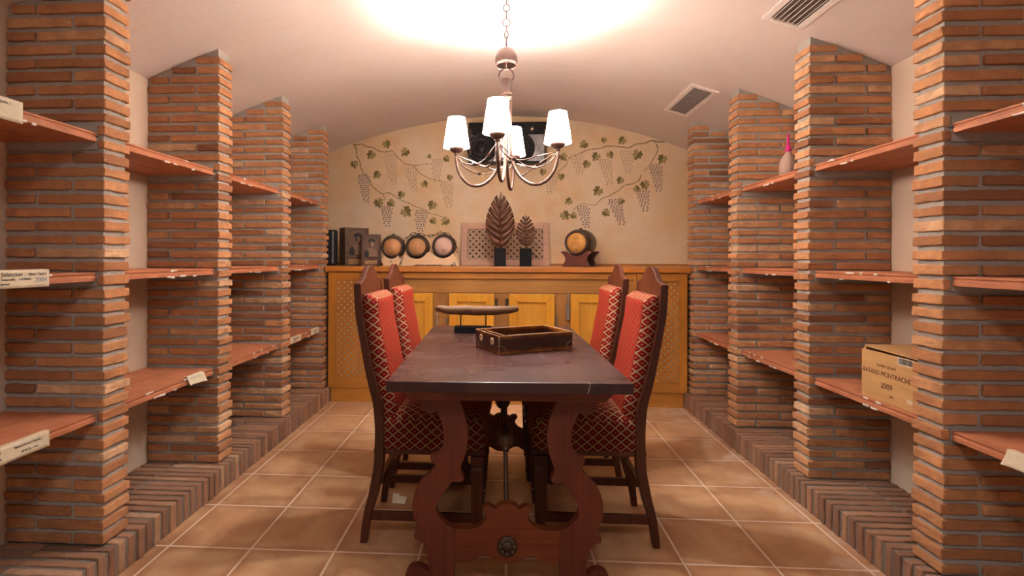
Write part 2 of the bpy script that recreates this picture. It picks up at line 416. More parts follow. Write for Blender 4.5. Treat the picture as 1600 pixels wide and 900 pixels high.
def smooth2(pts, n=4, corner=.75):
    """Catmull-Rom outline that keeps sharp corners sharp"""
    P = [Vector((*p, 0)) for p in pts]; L = len(P)
    sharp = []
    for i in range(L):
        a = (P[i]-P[i-1]).normalized(); b = (P[(i+1) % L]-P[i]).normalized(); sharp.append(a.dot(b) < corner)
    out = []
    for i in range(L):
        p1, p2 = P[i], P[(i+1) % L]
        p0 = P[i-1] if not sharp[i] else p1*2-p2
        p3 = P[(i+2) % L] if not sharp[(i+1) % L] else p2*2-p1
        for k in range(n):
            t = k/n; q = .5*((2*p1)+(-p0+p2)*t+(2*p0-5*p1+4*p2-p3)*t*t+(-p0+3*p1-3*p2+p3)*t**3); out.append((q.x, q.y))
    return out

# ------------------------------------------------------------------ room shell
R_V, Z_AP = 4.25, 2.41
XW, YB, YF = 1.775, 4.55, -1.6
def vault(x): return Z_AP - R_V + math.sqrt(R_V*R_V - x*x)
def struct(o): o['kind'] = 'structure'; return o
ff = MB(); ff.add([(-XW-.1, YF, 0), (XW+.1, YF, 0), (XW+.1, YB+.1, 0), (-XW-.1, YB+.1, 0), (-XW-.1, YF, -.1), (XW+.1, YF, -.1), (XW+.1, YB+.1, -.1), (-XW-.1, YB+.1, -.1)],
                  [(0, 1, 2, 3), (7, 6, 5, 4), (0, 4, 5, 1), (1, 5, 6, 2), (2, 6, 7, 3), (3, 7, 4, 0)])
struct(ff.build('floor', M_FLOOR))
cb = MB(); nx, ny = 32, 24; vs = []
for j in range(ny+1):
    for i in range(nx+1):
        x = -XW-.1 + (2*XW+.2)*i/nx; y = YF + (YB+.1-YF)*j/ny
        vs.append((x, y, vault(x)+.004*noise.noise(Vector((x*2, y*2, 0)))))
k = len(vs); vs += [(x, y, z+.12) for x, y, z in vs]
fs = []
for j in range(ny):
    for i in range(nx):
        a = j*(nx+1)+i; fs += [(a, a+nx+1, a+nx+2, a+1), (k+a, k+a+1, k+a+nx+2, k+a+nx+1)]
cb.add(vs, fs, smooth=True); struct(cb.build('ceiling', M_CEIL, fix=False))
for sx, nm in ((-1, 'left'), (1, 'right')):
    a, b = sorted((sx*XW, sx*(XW+.1)))
    struct(MB().box(a, b, YF, YB, 0, vault(XW)+.02).build('wall_'+nm, M_SIDEWALL))
arch = [(-XW-.1, 0), (XW+.1, 0)]+[(XW+.1-(2*XW+.2)*i/32, vault(XW+.1-(2*XW+.2)*i/32)+.02) for i in range(33)]
struct(MB().prism(arch, YB, YB+.1, 'xz').build('wall_back', M_STUCCO))

# ------------------------------------------------------------------ added fill light, no known lamp, behind the camera (the room goes on there)
for i, yy in enumerate((-.55,)):
    ld = bpy.data.lights.new('rear_fill', 'AREA'); ld.shape = 'DISK'; ld.size = .5; ld.energy = REAR_FILL_W; ld.color = (1.0, .96, .92)
    lo = bpy.data.objects.new('rear_fill', ld); COL.objects.link(lo); lo.location = (0, yy, 2.36)

# ------------------------------------------------------------------ brick pillars
Z0, DZ, TH, HC = 1.698, .7148, .1205, .1153
AX = 1.405
COURSE, BR_H = .0481, .0312
SHELF_Z = (1.570, 1.079, .585)
ORD = {0: 'nearest', 1: 'second', 2: 'third', 3: 'fourth', 4: 'farthest'}
def pillar(sx, k):
    y0 = Z0+(k-1)*DZ; y1 = y0+TH
    core = MB(); br = MB()
    def bx(mb, xa, xb, *a, **kw):
        xa, xb = (xa, xb) if sx > 0 else (-xb, -xa)
        mb.rbox(xa, xb, *a, **kw)
    # mortar core, cut along the vault
    zt = [vault(AX+.009)-.001, vault(XW)-.001]
    a, b = AX+.012, XW-.0005
    core.prism([(sx*a, HC-.001), (sx*b, HC-.001), (sx*b, zt[1]), (sx*(a+b)/2, vault((a+b)/2)-.001), (sx*a, zt[0])], y0+.010, y1-.010, 'xz')
    n = int((vault(AX)-HC)/COURSE)+1
    for c in range(n):
        z0 = HC+.006+c*COURSE; z1 = z0+BR_H+rnd.uniform(-.002, .002)
        j = lambda q: rnd.uniform(-q, q)
        shelf = k < 5 and any(z0-.012 < s-.015 < z1+.014 for s in SHELF_Z)
        if shelf: segs = [(AX, AX+.026)]
        elif c % 2: segs = [(AX, AX+.25), (AX+.263, XW-.002)]
        else: segs = [(AX, AX+.113), (AX+.127, XW-.002)]
        for q, (xa, xb) in enumerate(segs):
            top = vault(xb if q else min(xb, AX+.25))
            if z1 > vault(xa)+.004: continue
            zz1 = z1
            xb2 = xb
            # clip the brick where the vault comes down
            if vault(xb) < z1:
                t_ = R_V-Z_AP+z1
                xm = math.sqrt(max(R_V*R_V-t_*t_, 0))-.004
                if xm-xa < .03: continue
                xb2 = min(xb, xm)
            dx, dy = j(.0035) if q == 0 else j(.001), j(.0025)
            xe = xa+dx if q == 0 else xa+j(.003)
            bx(br, xe, xb2 if not shelf else xb, y0+dy, y1+dy+j(.001), z0+j(.0015), zz1, r=.0035, n=(12 if xb2-xa > .12 else 7, 8, 5), jit=.0017, tone=min(1, max(0, rnd.gauss(.5, .27))), seed=c*3+q)
        if shelf:
            xa, xb = AX+.028, XW
            if sx < 0: xa, xb = -xb, -xa
            core.box(xa, xb, y0+.001, y1-.001, z0-.004, z1+.005)
    side = 'left' if sx < 0 else 'right'
    wh = {0: 'beside the camera, mostly outside the picture', 1: 'nearest in full view', 2: 'second in full view', 3: 'third in full view', 4: 'next to the oak cabinet'}[k]
    extra = {(-1, 1): 'big at the picture edge', (1, 1): 'in front of the wooden wine crate', (1, 2): 'beyond the wooden wine crate', (1, 3): 'beyond the pink spray bottle',
             (-1, 2): 'with a torn label on the shelf before it', (-1, 3): 'before the two low paper labels', (-1, 4): 'beside the dark book boxes', (1, 4): 'beside the right lattice door'}.get((sx, k), 'outermost')
    root = empty('brick_pillar', (0, 0, 0), f'thin-brick shelving pillar on the {side}, {wh}, {extra}', 'pillar', f'brick pillars along the {side} wall')
    root.location = (sx*AX, y0, HC)
    off = Vector((sx*AX, y0, HC))
    for nm, mb, mt in (('mortar', core, M_MORTAR), ('bricks', br, M_BRICK)):
        mb.v = [tuple(Vector(v)-off) for v in mb.v]
        mb.build(nm, mt, root, tone=(nm == 'bricks'))
for sx in (-1, 1):
    for k in range(0, 5): pillar(sx, k)

# ------------------------------------------------------------------ brick curbs under the pillars
def curb(sx):
    xb, y0, y1 = 1.363, .85, 3.95
    core = MB(); br = MB()
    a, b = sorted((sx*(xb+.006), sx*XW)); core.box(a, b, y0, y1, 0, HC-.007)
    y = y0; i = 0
    while y < y1-.02:
        t = .0315+rnd.uniform(-.002, .002); tone = min(1, max(0, rnd.gauss(.45, .25)))
        dx, dz = rnd.uniform(-.003, .003), rnd.uniform(-.003, .0015)
        for (p, q, z_, tn) in ((xb+dx, xb+.252, .001, tone), (xb+.262, XW-.002, .05, min(1, max(0, rnd.gauss(.35, .2))))):
            if sx < 0: p, q = -q, -p
            br.rbox(p, q, y, min(y+t, y1), z_, HC+dz, r=.0045, n=(8, 4, 5), jit=.002, tone=tn, seed=i)
        y += .0458; i += 1
    nm = 'left' if sx < 0 else 'right'
    root = empty('brick_curb', (sx*xb, y0, 0), f'long low kerb of bricks on edge along the {nm} side, under the {nm} pillars', 'kerb', 'low brick kerbs')
    off = Vector((sx*xb, y0, 0))
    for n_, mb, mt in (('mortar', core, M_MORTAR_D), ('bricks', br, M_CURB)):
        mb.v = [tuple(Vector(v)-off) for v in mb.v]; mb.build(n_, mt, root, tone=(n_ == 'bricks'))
curb(-1); curb(1)

# ------------------------------------------------------------------ terracotta shelves
def shelf_profile():
    D = XW-.001-(AX+.029)
    T = .031; p = [(0, 0), (0, -.006), (.004, -.009), (.0045, -.014), (.0, -.017), (0, -T), (.006, -T), (.17, -T), (.171, -T+.008), (.174, -T+.008), (.175, -T), (D, -T), (D, 0)]
    top = []
    x = D-.004
    while x > .19: top += [(x, 0), (x-.004, -.0012)]; x -= .009
    top += [(.178, 0), (.1765, -.007), (.1735, -.007), (.172, 0)]; x = .163
    while x > .012: top += [(x, 0), (x-.004, -.0012)]; x -= .009
    return p+top
SP = shelf_profile()
hname = {0: 'top', 1: 'middle', 2: 'low'}
bays = {1: 'the nearest bay', 2: 'the second bay', 3: 'the third bay', 4: 'the farthest bay'}
for sx in (-1, 1):
    for bay in range(1, 5):
        ya = Z0+(bay-2)*DZ+TH+.0005; yb_ = Z0+(bay-1)*DZ-.0005
        for hi, z in enumerate(SHELF_Z):
            nm = 'left' if sx < 0 else 'right'
            what = {(1, 2, 2): ', carrying the wine crate', (1, 3, 0): ', carrying the pink spray bottle', (-1, 1, 1): ', with a label dated 2004', (-1, 1, 2): ', with a long printed label',
                    (-1, 1, 0): ', with a cut-off label', (-1, 2, 2): ', with a torn curled label', (-1, 4, 2): ', with two small labels', (1, 1, 2): ', with a curled label'}.get((sx, bay, hi), '')
            mb = MB(); pr = [(sx*x, zz) for x, zz in SP]
            mb.prism(pr, 0, yb_-ya, 'xz')
            root = empty('terracotta_shelf', (sx*(AX+.029), ya, z), f'{hname[hi]} terracotta shelf in {bays[bay]} on the {nm}{what}', 'shelf', f'terracotta shelves on the {nm} side')
            mb.build('shelf_board', M_SHELF, root, bevel=.0008, seg=1)
            nb = rnd.randint(3, 7) if (bay > 1) else rnd.randint(0, 3)
            if nb:
                pb = MB(); L = yb_-ya; y = rnd.uniform(.1, L-.25)
                for _ in range(nb):
                    y = min(max(y+rnd.uniform(-.02, .09), .03), L-.03); w_ = rnd.uniform(.006, .022); zz = rnd.choice((-.031, -.029, -.003))
                    a, b = sorted((sx*-.002, sx*.004))
                    pb.rbox(a, b, y-w_, y+w_, zz-rnd.uniform(.002, .006), zz+.003, r=.0012, n=(4, 6, 4), jit=.0018, seed=y*100)
                po = pb.build('plaster_residue', M_PLASTER_BIT, root); po['label'] = 'white dried plaster specks'; po['kind'] = 'stuff'

# ------------------------------------------------------------------ back wall cabinet
CY = 3.897
def lattice(name, x0, x1, z0, z1, y, pitch, wd, mat, parent, th=.004, depth=.0035, dirs=(1, -1)):
    mb = MB()
    for d in dirs:
        yy = y if d == dirs[0] else y+depth
        k = int((x1-x0+z1-z0)/pitch)+2
        for i in range(-k, k+1):
            # line  (z-z0) = d*(x-x0) + i*pitch*1.0
            c = i*pitch
            pts = []
            for x in (x0, x1):
                z = z0+d*(x-x0)+c
                if z0 <= z <= z1: pts.append((x, z))
            for z in (z0, z1):
                x = x0+(z-z0-c)/d
                if x0 < x < x1: pts.append((x, z))
            if len(pts) < 2: continue
            (xa, za), (xb, zb) = pts[:2]; L = math.hypot(xb-xa, zb-za)
            if L < .008: continue
            ang = math.atan2(zb-za, xb-xa)
            M = Matrix.Translation(((xa+xb)/2, yy, (za+zb)/2)) @ Matrix.Rotation(-ang, 4, 'Y')
            mb.box(-L/2, L/2, 0, th, -wd/2, wd/2, M)
    return mb.build(name, mat, parent)
cab = empty('wall_cabinet', (0, CY, 0), 'long golden oak cabinet across the back wall with lattice ends and four plain doors', 'cabinet')
def C_(name, mat, x0, x1, y0, y1, z0, z1, bevel=.0015): return B(name, mat, cab, x0, x1, y0-CY, y1-CY, z0, z1, bevel)
C_('plinth', M_OAK_X, -1.361, 1.361, CY+.004, CY+.03, 0, .112)
C_('carcass', M_OAK_PLY_Z, -.985, .985, CY+.035, YB-.002, .112, 1.018)
C_('side_body', M_BLACK, -1.361, -.985, CY+.09, YB-.01, .112, 1.018); C_('side_body', M_BLACK, .985, 1.361, CY+.09, YB-.01, .112, 1.018)
C_('top_rail', M_OAK_X, -.985, .985, CY+.006, CY+.035, .972, 1.018)
C_('upper_panel', M_OAK_PLY_X, -.985, .985, CY+.026, CY+.035, .862, .972)
C_('stile', M_OAK_Z, -1.004, -.985, CY+.002, CY+.08, .112, 1.018); C_('stile', M_OAK_Z, .985, 1.004, CY+.002, CY+.08, .112, 1.018)
for sx in (-1, 1):
    a, b = (-1.382, -1.006) if sx < 0 else (1.006, 1.384)
    d = empty('lattice_door', (0, 0, 0), None, None); d.parent = cab; d.location = (0, 0, 0)
    d['label'] = 'lattice-panelled end door on the ' + ('left' if sx < 0 else 'right')
    w_ = .056 if sx < 0 else .062
    ya, yb_ = -.004, .018
    for x0, x1 in ((a, a+w_), (b-w_, b)): B('stile', M_OAK_Z, d, x0, x1, ya, yb_, .112, 1.017)
    B('rail', M_OAK_X, d, a+w_, b-w_, ya, yb_, .958, 1.017); B('rail', M_OAK_X, d, a+w_, b-w_, ya, yb_, .112, .187)
    lattice('lattice', a+w_-.004, b-w_+.004, .183, .962, .004, .0505, .0195, M_OAK_Z, d)
    B('backing', M_LATT_BACK, d, a+w_-.01, b-w_+.01, .0145, .020, .18, .965, 0)
for i, (a, b) in enumerate(((-.903, -.556), (-.428, -.078), (.038, .388), (.511, .85))):
    d = empty('cabinet_door', (a, 0, 0), None, None); d.parent = cab; L = b-a
    z0, z1 = .15, .858; s = .066; ya, yb_ = -.002, .024
    for x0, x1, z_0, z_1, m_ in ((0, s, z0, z1, M_OAK_DOOR), (L-s, L, z0, z1, M_OAK_DOOR)):
        MB().prism([(x0, z0 if x0 == 0 else z0+s), (x1, z0+s if x0 == 0 else z0), (x1, z1-s if x0 == 0 else z1), (x0, z1 if x0 == 0 else z1-s)], ya, yb_).build('stile', m_, d, bevel=.003)
    MB().prism([(0, z1), (L, z1), (L-s, z1-s), (s, z1-s)], ya, yb_).build('rail', M_OAK_DOOR, d, bevel=.003)
    MB().prism([(0, z0), (L, z0), (L-s, z0+s), (s, z0+s)], ya, yb_).build('rail', M_OAK_DOOR, d, bevel=.003)
    B('panel', M_OAK_PANEL, d, s-.003, L-s+.003, .016, .030, z0+s-.003, z1-s+.003, .001)
    hx = -.018 if i in (0, 2) else (L+.018 if i == 1 else None)
    if hx is not None:
        h = MB(); h.box(hx-.011, hx+.011, .014, .034, .755, .82); h.box(hx-.008, hx+.008, .004, .014, .765, .783); h.box(hx-.008, hx+.008, .004, .014, .79, .81)
        ho = h.build('hinge', M_IRON, d, bevel=.002); ho['label'] = 'dark metal hinge'
for x, z0, z1 in ((-.525, .60, .70), (-.45, .62, .665), (.40, .60, .70)):
    o = C_('door_bolt', M_STEEL, x-.006, x+.006, CY+.018, CY+.034, z0, z1, .002); o['label'] = 'slim steel bolt'
hb = MB(); hb.tube([(.492, .02, .86), (.492, .02, .66)], .006, 8); hb.box(.478, .5, .006, .03, .66, .76); hb.box(.474, .49, .004, .02, .72, .775)
o = hb.build('bar_latch', M_STEEL, cab, bevel=.001); o['label'] = 'long steel bar latch'
ct = empty('countertop', (0, 3.87, 1.02), 'glossy orange-brown oak countertop running across the back wall cabinet', 'countertop')
B('slab', M_COUNTER, ct, -1.388, 1.388, .018, YB-3.87-.001, .002, .0466, .003)
B('front_moulding', M_COUNTER, ct, -1.37, 1.37, .004, .018, .004, .0455, .004)
B('end_cap', M_COUNTER, ct, -1.402, -1.37, .0, .06, .0, .0475, .003); B('end_cap', M_COUNTER, ct, 1.37, 1.402, .0, .06, .0, .0475, .003)
B('slab_end', M_COUNTER, ct, -1.77, -1.388, .11, YB-3.87-.001, .002, .0466, .002); B('slab_end', M_COUNTER, ct, 1.388, 1.77, .11, YB-3.87-.001, .002, .0466, .002)
ZC = 1.0666
struct(MB().box(-1.77, 1.77, YB-.016, YB-.0005, ZC+.0006, ZC+.018).build('trim_1', M_COUNTER, bevel=.002))

# ------------------------------------------------------------------ painted vines on the back wall
def leaf_outline(r, rot, cx, cz):
    pts = []
    lobes = [(-2.6, .55), (-1.75, .80), (-.9, .86), (0, 1.05), (.9, .86), (1.75, .80), (2.6, .55)]
    for i in range(72):
        a = -PI+2*PI*i/72+PI/72
        best = 0
        for la, lr in lobes:
            d = abs((a-la+PI) % (2*PI)-PI); best = max(best, lr*(1-min(1, (d/.52)**1.4)*.42))
        rad = r*best*(1+.07*(1 if i % 2 else -1))
        if abs(a) > 2.85: rad *= .35
        pts.append((cx+rad*math.sin(a+rot), cz+rad*math.cos(a+rot)*1.0))
    return pts
def mural(side, branches, leaves, bunches):
    x = -1.0 if side == 'left' else .9
    root = empty('grapevine_painting', (x, YB, 1.8), f'painted grapevine with bunches and leaves on the back wall, {side} of the chandelier', 'wall painting', 'painted vines on the back wall')
    off = Vector((x, YB, 1.8))
    def fin(mb, nm, mt, par=root):
        mb.v = [tuple(Vector(v)-(off if True else 0)) for v in mb.v]; return mb.build(nm, mt, par)
    for pts, r in branches:
        mb = MB(); P = smooth_path([(a, 0, b) for a, b in pts], 6); vs = []; 
        for i, p in enumerate(P):
            t = (P[min(i+1, len(P)-1)]-P[max(i-1, 0)]).normalized(); nrm = Vector((-t.z, 0, t.x))
            w_ = r*.72*(1.15-.65*i/len(P))*(1+.5*noise.noise(p*45)); wob = nrm*.004*noise.noise(p*33+Vector((3, 0, 0)))
            for sgn in (-1, 1): vs.append((p.x+wob.x+nrm.x*w_*sgn, YB-.0012, p.z+wob.z+nrm.z*w_*sgn))
        mb.add(vs, [(2*i, 2*i+1, 2*i+3, 2*i+2) for i in range(len(P)-1)])
        fin(mb, 'painted_branch', M_VINEPAINT)
    for i, (cx, cz, r) in enumerate(leaves):
        rot = PI+rnd.uniform(-1.1, 1.1)
        out = leaf_outline(r*1.12, rot, cx, cz)
        mb = MB(); n = len(out)
        mb.add([(a, YB-.0016, b) for a, b in out]+[(cx, YB-.0016, cz)], [(k, (k+1) % n, n) for k in range(n)])
        lf = fin(mb, 'painted_leaf', M_LEAFPAINT if i % 3 else M_LEAFPAINT_L)
        # lighter half of the leaf and its veins
        h = MB(); vs = [(cx+(a-cx)*.9, YB-.0021, cz+(b-cz)*.9) for a, b in out[:n//2+1]]+[(cx, YB-.0021, cz)]
        h.add(vs, [(k, k+1, len(vs)-1) for k in range(len(vs)-2)])
        h2 = fin(h, 'leaf_highlight', M_LEAFPAINT_L if i % 3 else M_LEAFPAINT, lf)
        v = MB()
        for la in (-1.75, -.9, 0, .9, 1.75):
            d = Vector((math.sin(la+rot), 0, math.cos(la+rot)))*r*.7; nn = Vector((d.z, 0, -d.x)).normalized()*.0012
            v.add([(cx-nn.x, YB-.0026, cz-nn.z), (cx+nn.x, YB-.0026, cz+nn.z), (cx+d.x, YB-.0026, cz+d.z)], [(0, 1, 2)])
        fin(v, 'leaf_veins', M_VINEPAINT, lf)
    for (xa, za, xb, zb, wd, dk) in bunches:
        d1 = MB(); d2 = MB(); L = math.hypot(xb-xa, zb-za); rows = int(L/.0185)
        for i in range(rows):
            t = i/rows; w_ = wd*.5*(1-.78*t**1.3)*(.75 if i == 0 else 1); cx, cz = xa+(xb-xa)*t, za+(zb-za)*t
            nn = max(1, int(2*w_/.0205)); 
            for q in range(nn+1):
                gx = cx-w_+2*w_*q/nn+(.0095 if i % 2 else 0)+rnd.uniform(-.002, .002); gz = cz+rnd.uniform(-.002, .002)
                for mb, r, ox, oz, dep in ((d1, .0082, 0, 0, .0014), (d2, .0060, -.0030, .0026, .0019)):
                    mb.add([(gx+ox+r*math.cos(k*PI/4), YB-dep, gz+oz+r*math.sin(k*PI/4)) for k in range(8)], [tuple(range(8))])
        g = fin(d1, 'painted_grape_bunch', M_GR_D if dk else M_GR_P); fin(d2, 'grape_highlights', M_GR_DL if dk else M_GR_PL, g)
mural('left',
 [([(-1.377, 2.165), (-1.358, 2.125), (-1.353, 2.063), (-1.326, 2.016), (-1.313, 1.953), (-1.273, 1.89), (-1.234, 1.843), (-1.202, 1.78), (-1.154, 1.741), (-1.107, 1.718), (-1.06, 1.725), (-0.997, 1.694), (-0.934, 1.655), (-0.871, 1.631), (-0.808, 1.6), (-0.73, 1.569), (-0.667, 1.537), (-0.566, 1.506)], .007),
  ([(-1.306, 2.175), (-1.258, 2.148), (-1.203, 2.139), (-1.155, 2.111), (-1.092, 2.099), (-1.029, 2.107), (-0.998, 2.075), (-0.95, 2.028), (-0.903, 1.989), (-0.833, 1.97), (-0.778, 1.91), (-0.731, 1.879), (-0.668, 1.848), (-0.59, 1.832), (-0.528, 1.827)], .007),
  ([(-0.833, 1.97), (-0.762, 1.98), (-0.684, 1.99)], .005), ([(-1.385, 2.163), (-1.346, 2.169), (-1.306, 2.175)], .009), ([(-1.107, 1.718), (-1.099, 1.686), (-1.088, 1.655)], .005)],
 [(-1.08, 2.177, 0.046), (-1.377, 1.996, 0.043), (-1.214, 2.08, 0.049), (-0.899, 2.102, 0.049), (-1.158, 1.897, 0.043), (-0.937, 1.714, 0.04), (-0.687, 2.057, 0.025), (-0.531, 2.037, 0.037), (-0.494, 1.867, 0.034), (-0.73, 1.809, 0.04), (-1.151, 1.643, 0.052), (-1.041, 1.636, 0.043), (-0.902, 1.561, 0.062), (-0.652, 1.62, 0.049), (-0.651, 1.475, 0.037), (-0.53, 1.472, 0.049)],
 [(-1.053, 2.091, -1.016, 1.787, 0.108, 0), (-1.297, 1.89, -1.265, 1.625, 0.093, 1), (-0.864, 1.95, -0.824, 1.724, 0.093, 0), (-0.622, 2.026, -0.621, 1.809, 0.093, 0), (-0.535, 1.824, -0.504, 1.576, 0.108, 0), (-1.078, 1.601, -1.075, 1.406, 0.093, 1), (-0.758, 1.561, -0.773, 1.359, 0.108, 1)])
mural('right',
 [([(1.416, 2.161), (1.357, 2.169), (1.298, 2.177), (1.238, 2.155), (1.163, 2.148), (1.104, 2.118), (1.029, 2.126), (0.924, 2.135), (0.849, 2.113), (0.773, 2.106), (0.698, 2.084), (0.623, 2.046), (0.577, 2.031), (0.555, 1.978), (0.502, 1.925), (0.456, 1.887)], .008),
  ([(1.335, 2.164), (1.354, 2.116), (1.345, 2.063), (1.313, 2.01), (1.291, 1.965), (1.239, 1.908)], .007),
  ([(1.212, 1.878), (1.187, 1.822), (1.12, 1.792), (1.067, 1.784), (1.015, 1.739), (0.94, 1.694), (0.865, 1.664), (0.805, 1.611), (0.714, 1.618), (0.662, 1.603), (0.609, 1.558)], .006)],
 [(0.713, 2.155, 0.046), (0.886, 2.193, 0.031), (1.051, 2.187, 0.043), (1.182, 2.064, 0.056), (1.399, 2.022, 0.049), (0.819, 2.048, 0.046), (0.936, 2.062, 0.04), (0.736, 1.98, 0.043), (0.52, 2.047, 0.043), (0.505, 1.871, 0.04), (0.347, 1.914, 0.037), (1.033, 1.833, 0.04), (1.168, 1.754, 0.037), (1.242, 1.796, 0.049), (0.838, 1.74, 0.052), (1.042, 1.648, 0.037), (0.581, 1.646, 0.04), (0.898, 1.545, 0.043), (0.536, 1.524, 0.052), (0.612, 1.519, 0.037)],
 [(0.638, 2.058, 0.668, 1.87, 0.108, 0), (0.887, 2.014, 0.932, 1.777, 0.1, 0), (1.074, 2.088, 1.097, 1.875, 0.108, 0), (1.328, 1.965, 1.366, 1.715, 0.1, 1), (1.217, 1.746, 1.247, 1.541, 0.1, 1), (0.97, 1.656, 1.046, 1.42, 0.108, 1), (0.692, 1.596, 0.73, 1.397, 0.1, 1), (0.426, 1.887, 0.396, 1.696, 0.1, 0)])

# ------------------------------------------------------------------ refectory table
TC = Vector((0.0, 2.145, 0)); TR = math.radians(1.4)
tb = empty('dining_table', TC, 'dark stained refectory table with scrolled lyre-shaped trestle legs on the tiled floor', 'table', None, TR)
MB().box(-.372, .372, -.63, .63, .727, .7605).build('table_top', M_TOP, tb, bevel=.003)
for y in (-.535, .50): 
    MB().prism([(-.35, .727), (.35, .727), (.345, .712), (.325, .692), (.31, .677), (-.31, .677), (-.325, .692), (-.345, .712)], y, y+.075).build('cross_batten', M_TRESTLE_X, tb, bevel=.002)
OUT = [(-.285, .6765), (-.284, .65), (-.275, .635), (-.26, .624), (-.245, .623), (-.234, .63), (-.223, .609), (-.213, .582), (-.209, .55), (-.211, .521), (-.217, .504), (-.232, .489), (-.253, .482), (-.251, .469), (-.236, .449),
       (-.263, .42), (-.289, .392), (-.304, .364), (-.312, .326), (-.31, .295), (-.301, .263), (-.290, .245), (-.299, .24), (-.306, .225), (-.305, .21), (-.286, .202), (-.273, .19), (-.263, .165), (-.258, .127), (-.260, .100),
       (-.279, .114), (-.301, .118), (-.322, .11), (-.334, .090), (-.337, .06), (-.345, .0), (-.16, .0)]
INN = [(-.167, .6765), (-.152, .644), (-.139, .611), (-.13, .569), (-.13, .531), (-.139, .485), (-.151, .453), (-.153, .438), (-.149, .426), (-.141, .411), (-.149, .4), (-.164, .397), (-.178, .4), (-.195, .38), (-.216, .352),
       (-.231, .322), (-.233, .303), (-.227, .287), (-.212, .268), (-.195, .254), (-.172, .244), (-.171, .147), (-.173, .109), (-.172, .06)]
LEG = smooth2(OUT+INN[::-1], 4, .62)
BT = [(-.1715, .244), (-.121, .245), (-.096, .252), (-.079, .264), (-.069, .281), (-.071, .296), (-.083, .312), (-.071, .321), (-.056, .32), (-.039, .311), (-.027, .323), (-.014, .327)]
BB = [(-.1715, .147), (-.157, .137), (-.138, .134), (-.119, .139), (-.1, .15), (-.085, .159), (-.068, .159), (-.047, .15), (-.026, .138)]
bo = BT+[(0, .328)]+[(-a, b) for a, b in BT[::-1]]+[(-a, b) for a, b in BB]+[(0, .135)]+BB[::-1]
BOARD = smooth2(bo, 4, .62)
for y in (-.495, .461):
    for sx in (1, -1):
        MB().prism([(sx*a, b) for a, b in LEG], y, y+.034).build('trestle_leg', M_TRESTLE_Z, tb, bevel=.0018)
    MB().prism(BOARD, y+.0005, y+.0335).build('trestle_crosspiece', M_TRESTLE_X, tb, bevel=.0018)
    sgn = -1 if y < 0 else 1; yf = y if y < 0 else y+.034
    rb = MB()
    Mx = Matrix.Translation((0, yf, .192)) @ Matrix.Rotation(-sgn*PI/2, 4, 'X')
    rb.lathe([(0, .0), (.033, .0), (.0335, .003), (.028, .006), (.014, .006), (.011, .010), (0, .011)], 32, Mx)
    for k in range(8):
        a = 2*PI*k/8; rb.add([tuple(Vector((.023*math.cos(a), .023*math.sin(a), .005))+Vector((.0085*math.cos(p)*math.sin(q), .0085*math.sin(p)*math.sin(q), .007*math.cos(q)))) for q in (.01, .5, 1, 1.57) for p in [j*PI/4 for j in range(8)]],
                                [(i*8+j, i*8+(j+1) % 8, (i+1)*8+(j+1) % 8, (i+1)*8+j) for i in range(3) for j in range(8)], .5, True, Mx)
    rb.tube([tuple(Mx @ Vector((0, -.012, .012))), tuple(Mx @ Vector((0, .012, .012)))], .0032, 8)
    ro = rb.build('rosette', M_IRON, tb); ro['label'] = 'flower-shaped iron rosette'
    # forged stay from the crosspiece up to the middle of the top
    s = MB(); A = Vector((0, y+.017+(-sgn)*.017, .20)); Z_ = Vector((0, sgn*.02, .726))
    P = smooth_path([A, A.lerp(Z_, .3)+Vector((0, 0, -.01)), A.lerp(Z_, .6)+Vector((0, 0, .0)), Z_], 6); s.tube(P, [.0085 if 1 < i < len(P)-2 else .011 for i in range(len(P))], 10)
    mid = A.lerp(Z_, .49)
    d = (Z_-A).normalized(); q = d.to_track_quat('Z', 'Y').to_matrix().to_4x4(); q.translation = mid
    s.lathe([(.009, -.052), (.014, -.048), (.011, -.042), (.018, -.036), (.031, -.022), (.0365, 0), (.031, .022), (.018, .036), (.011, .042), (.014, .048), (.009, .052)], 24, q)
    s.build('iron_stay', M_IRON, tb)['label'] = 'dark iron stay with a turned ball'

# ------------------------------------------------------------------ chairs
STO = [(-.032, 1.078), (-.030, 1.05), (-.025, .96), (-.019, .881), (.004, .77), (.018, .686), (.036, .61), (.050, .557), (.058, .48), (.059, .416), (.055, .312), (.037, .207), (.010, .103), (0, 0)]
def stx(z, tab=STO):
    for (xa, za), (xb, zb) in zip(tab, tab[1:]):
        if za >= z >= zb: t = (z-zb)/(za-zb); t = t*t*(3-2*t)*.0+t; return xb+(xa-xb)*t
    return tab[0][0]
CW = .372
def uvbox(o, horiz='x'):
    me = o.data; uv = me.uv_layers.new(name='UVMap')
    for p in me.polygons:
        n = p.normal
        for li in p.loop_indices:
            c = me.vertices[me.loops[li].vertex_index].co
            if abs(n.x) > max(abs(n.y), abs(n.z)*.6): q = (c.y+.3, c.z)
            elif abs(n.y) >= abs(n.z): q = (c.x, c.z)
            else: q = (c.x, c.y*1.0)
            uv.data[li].uv = q
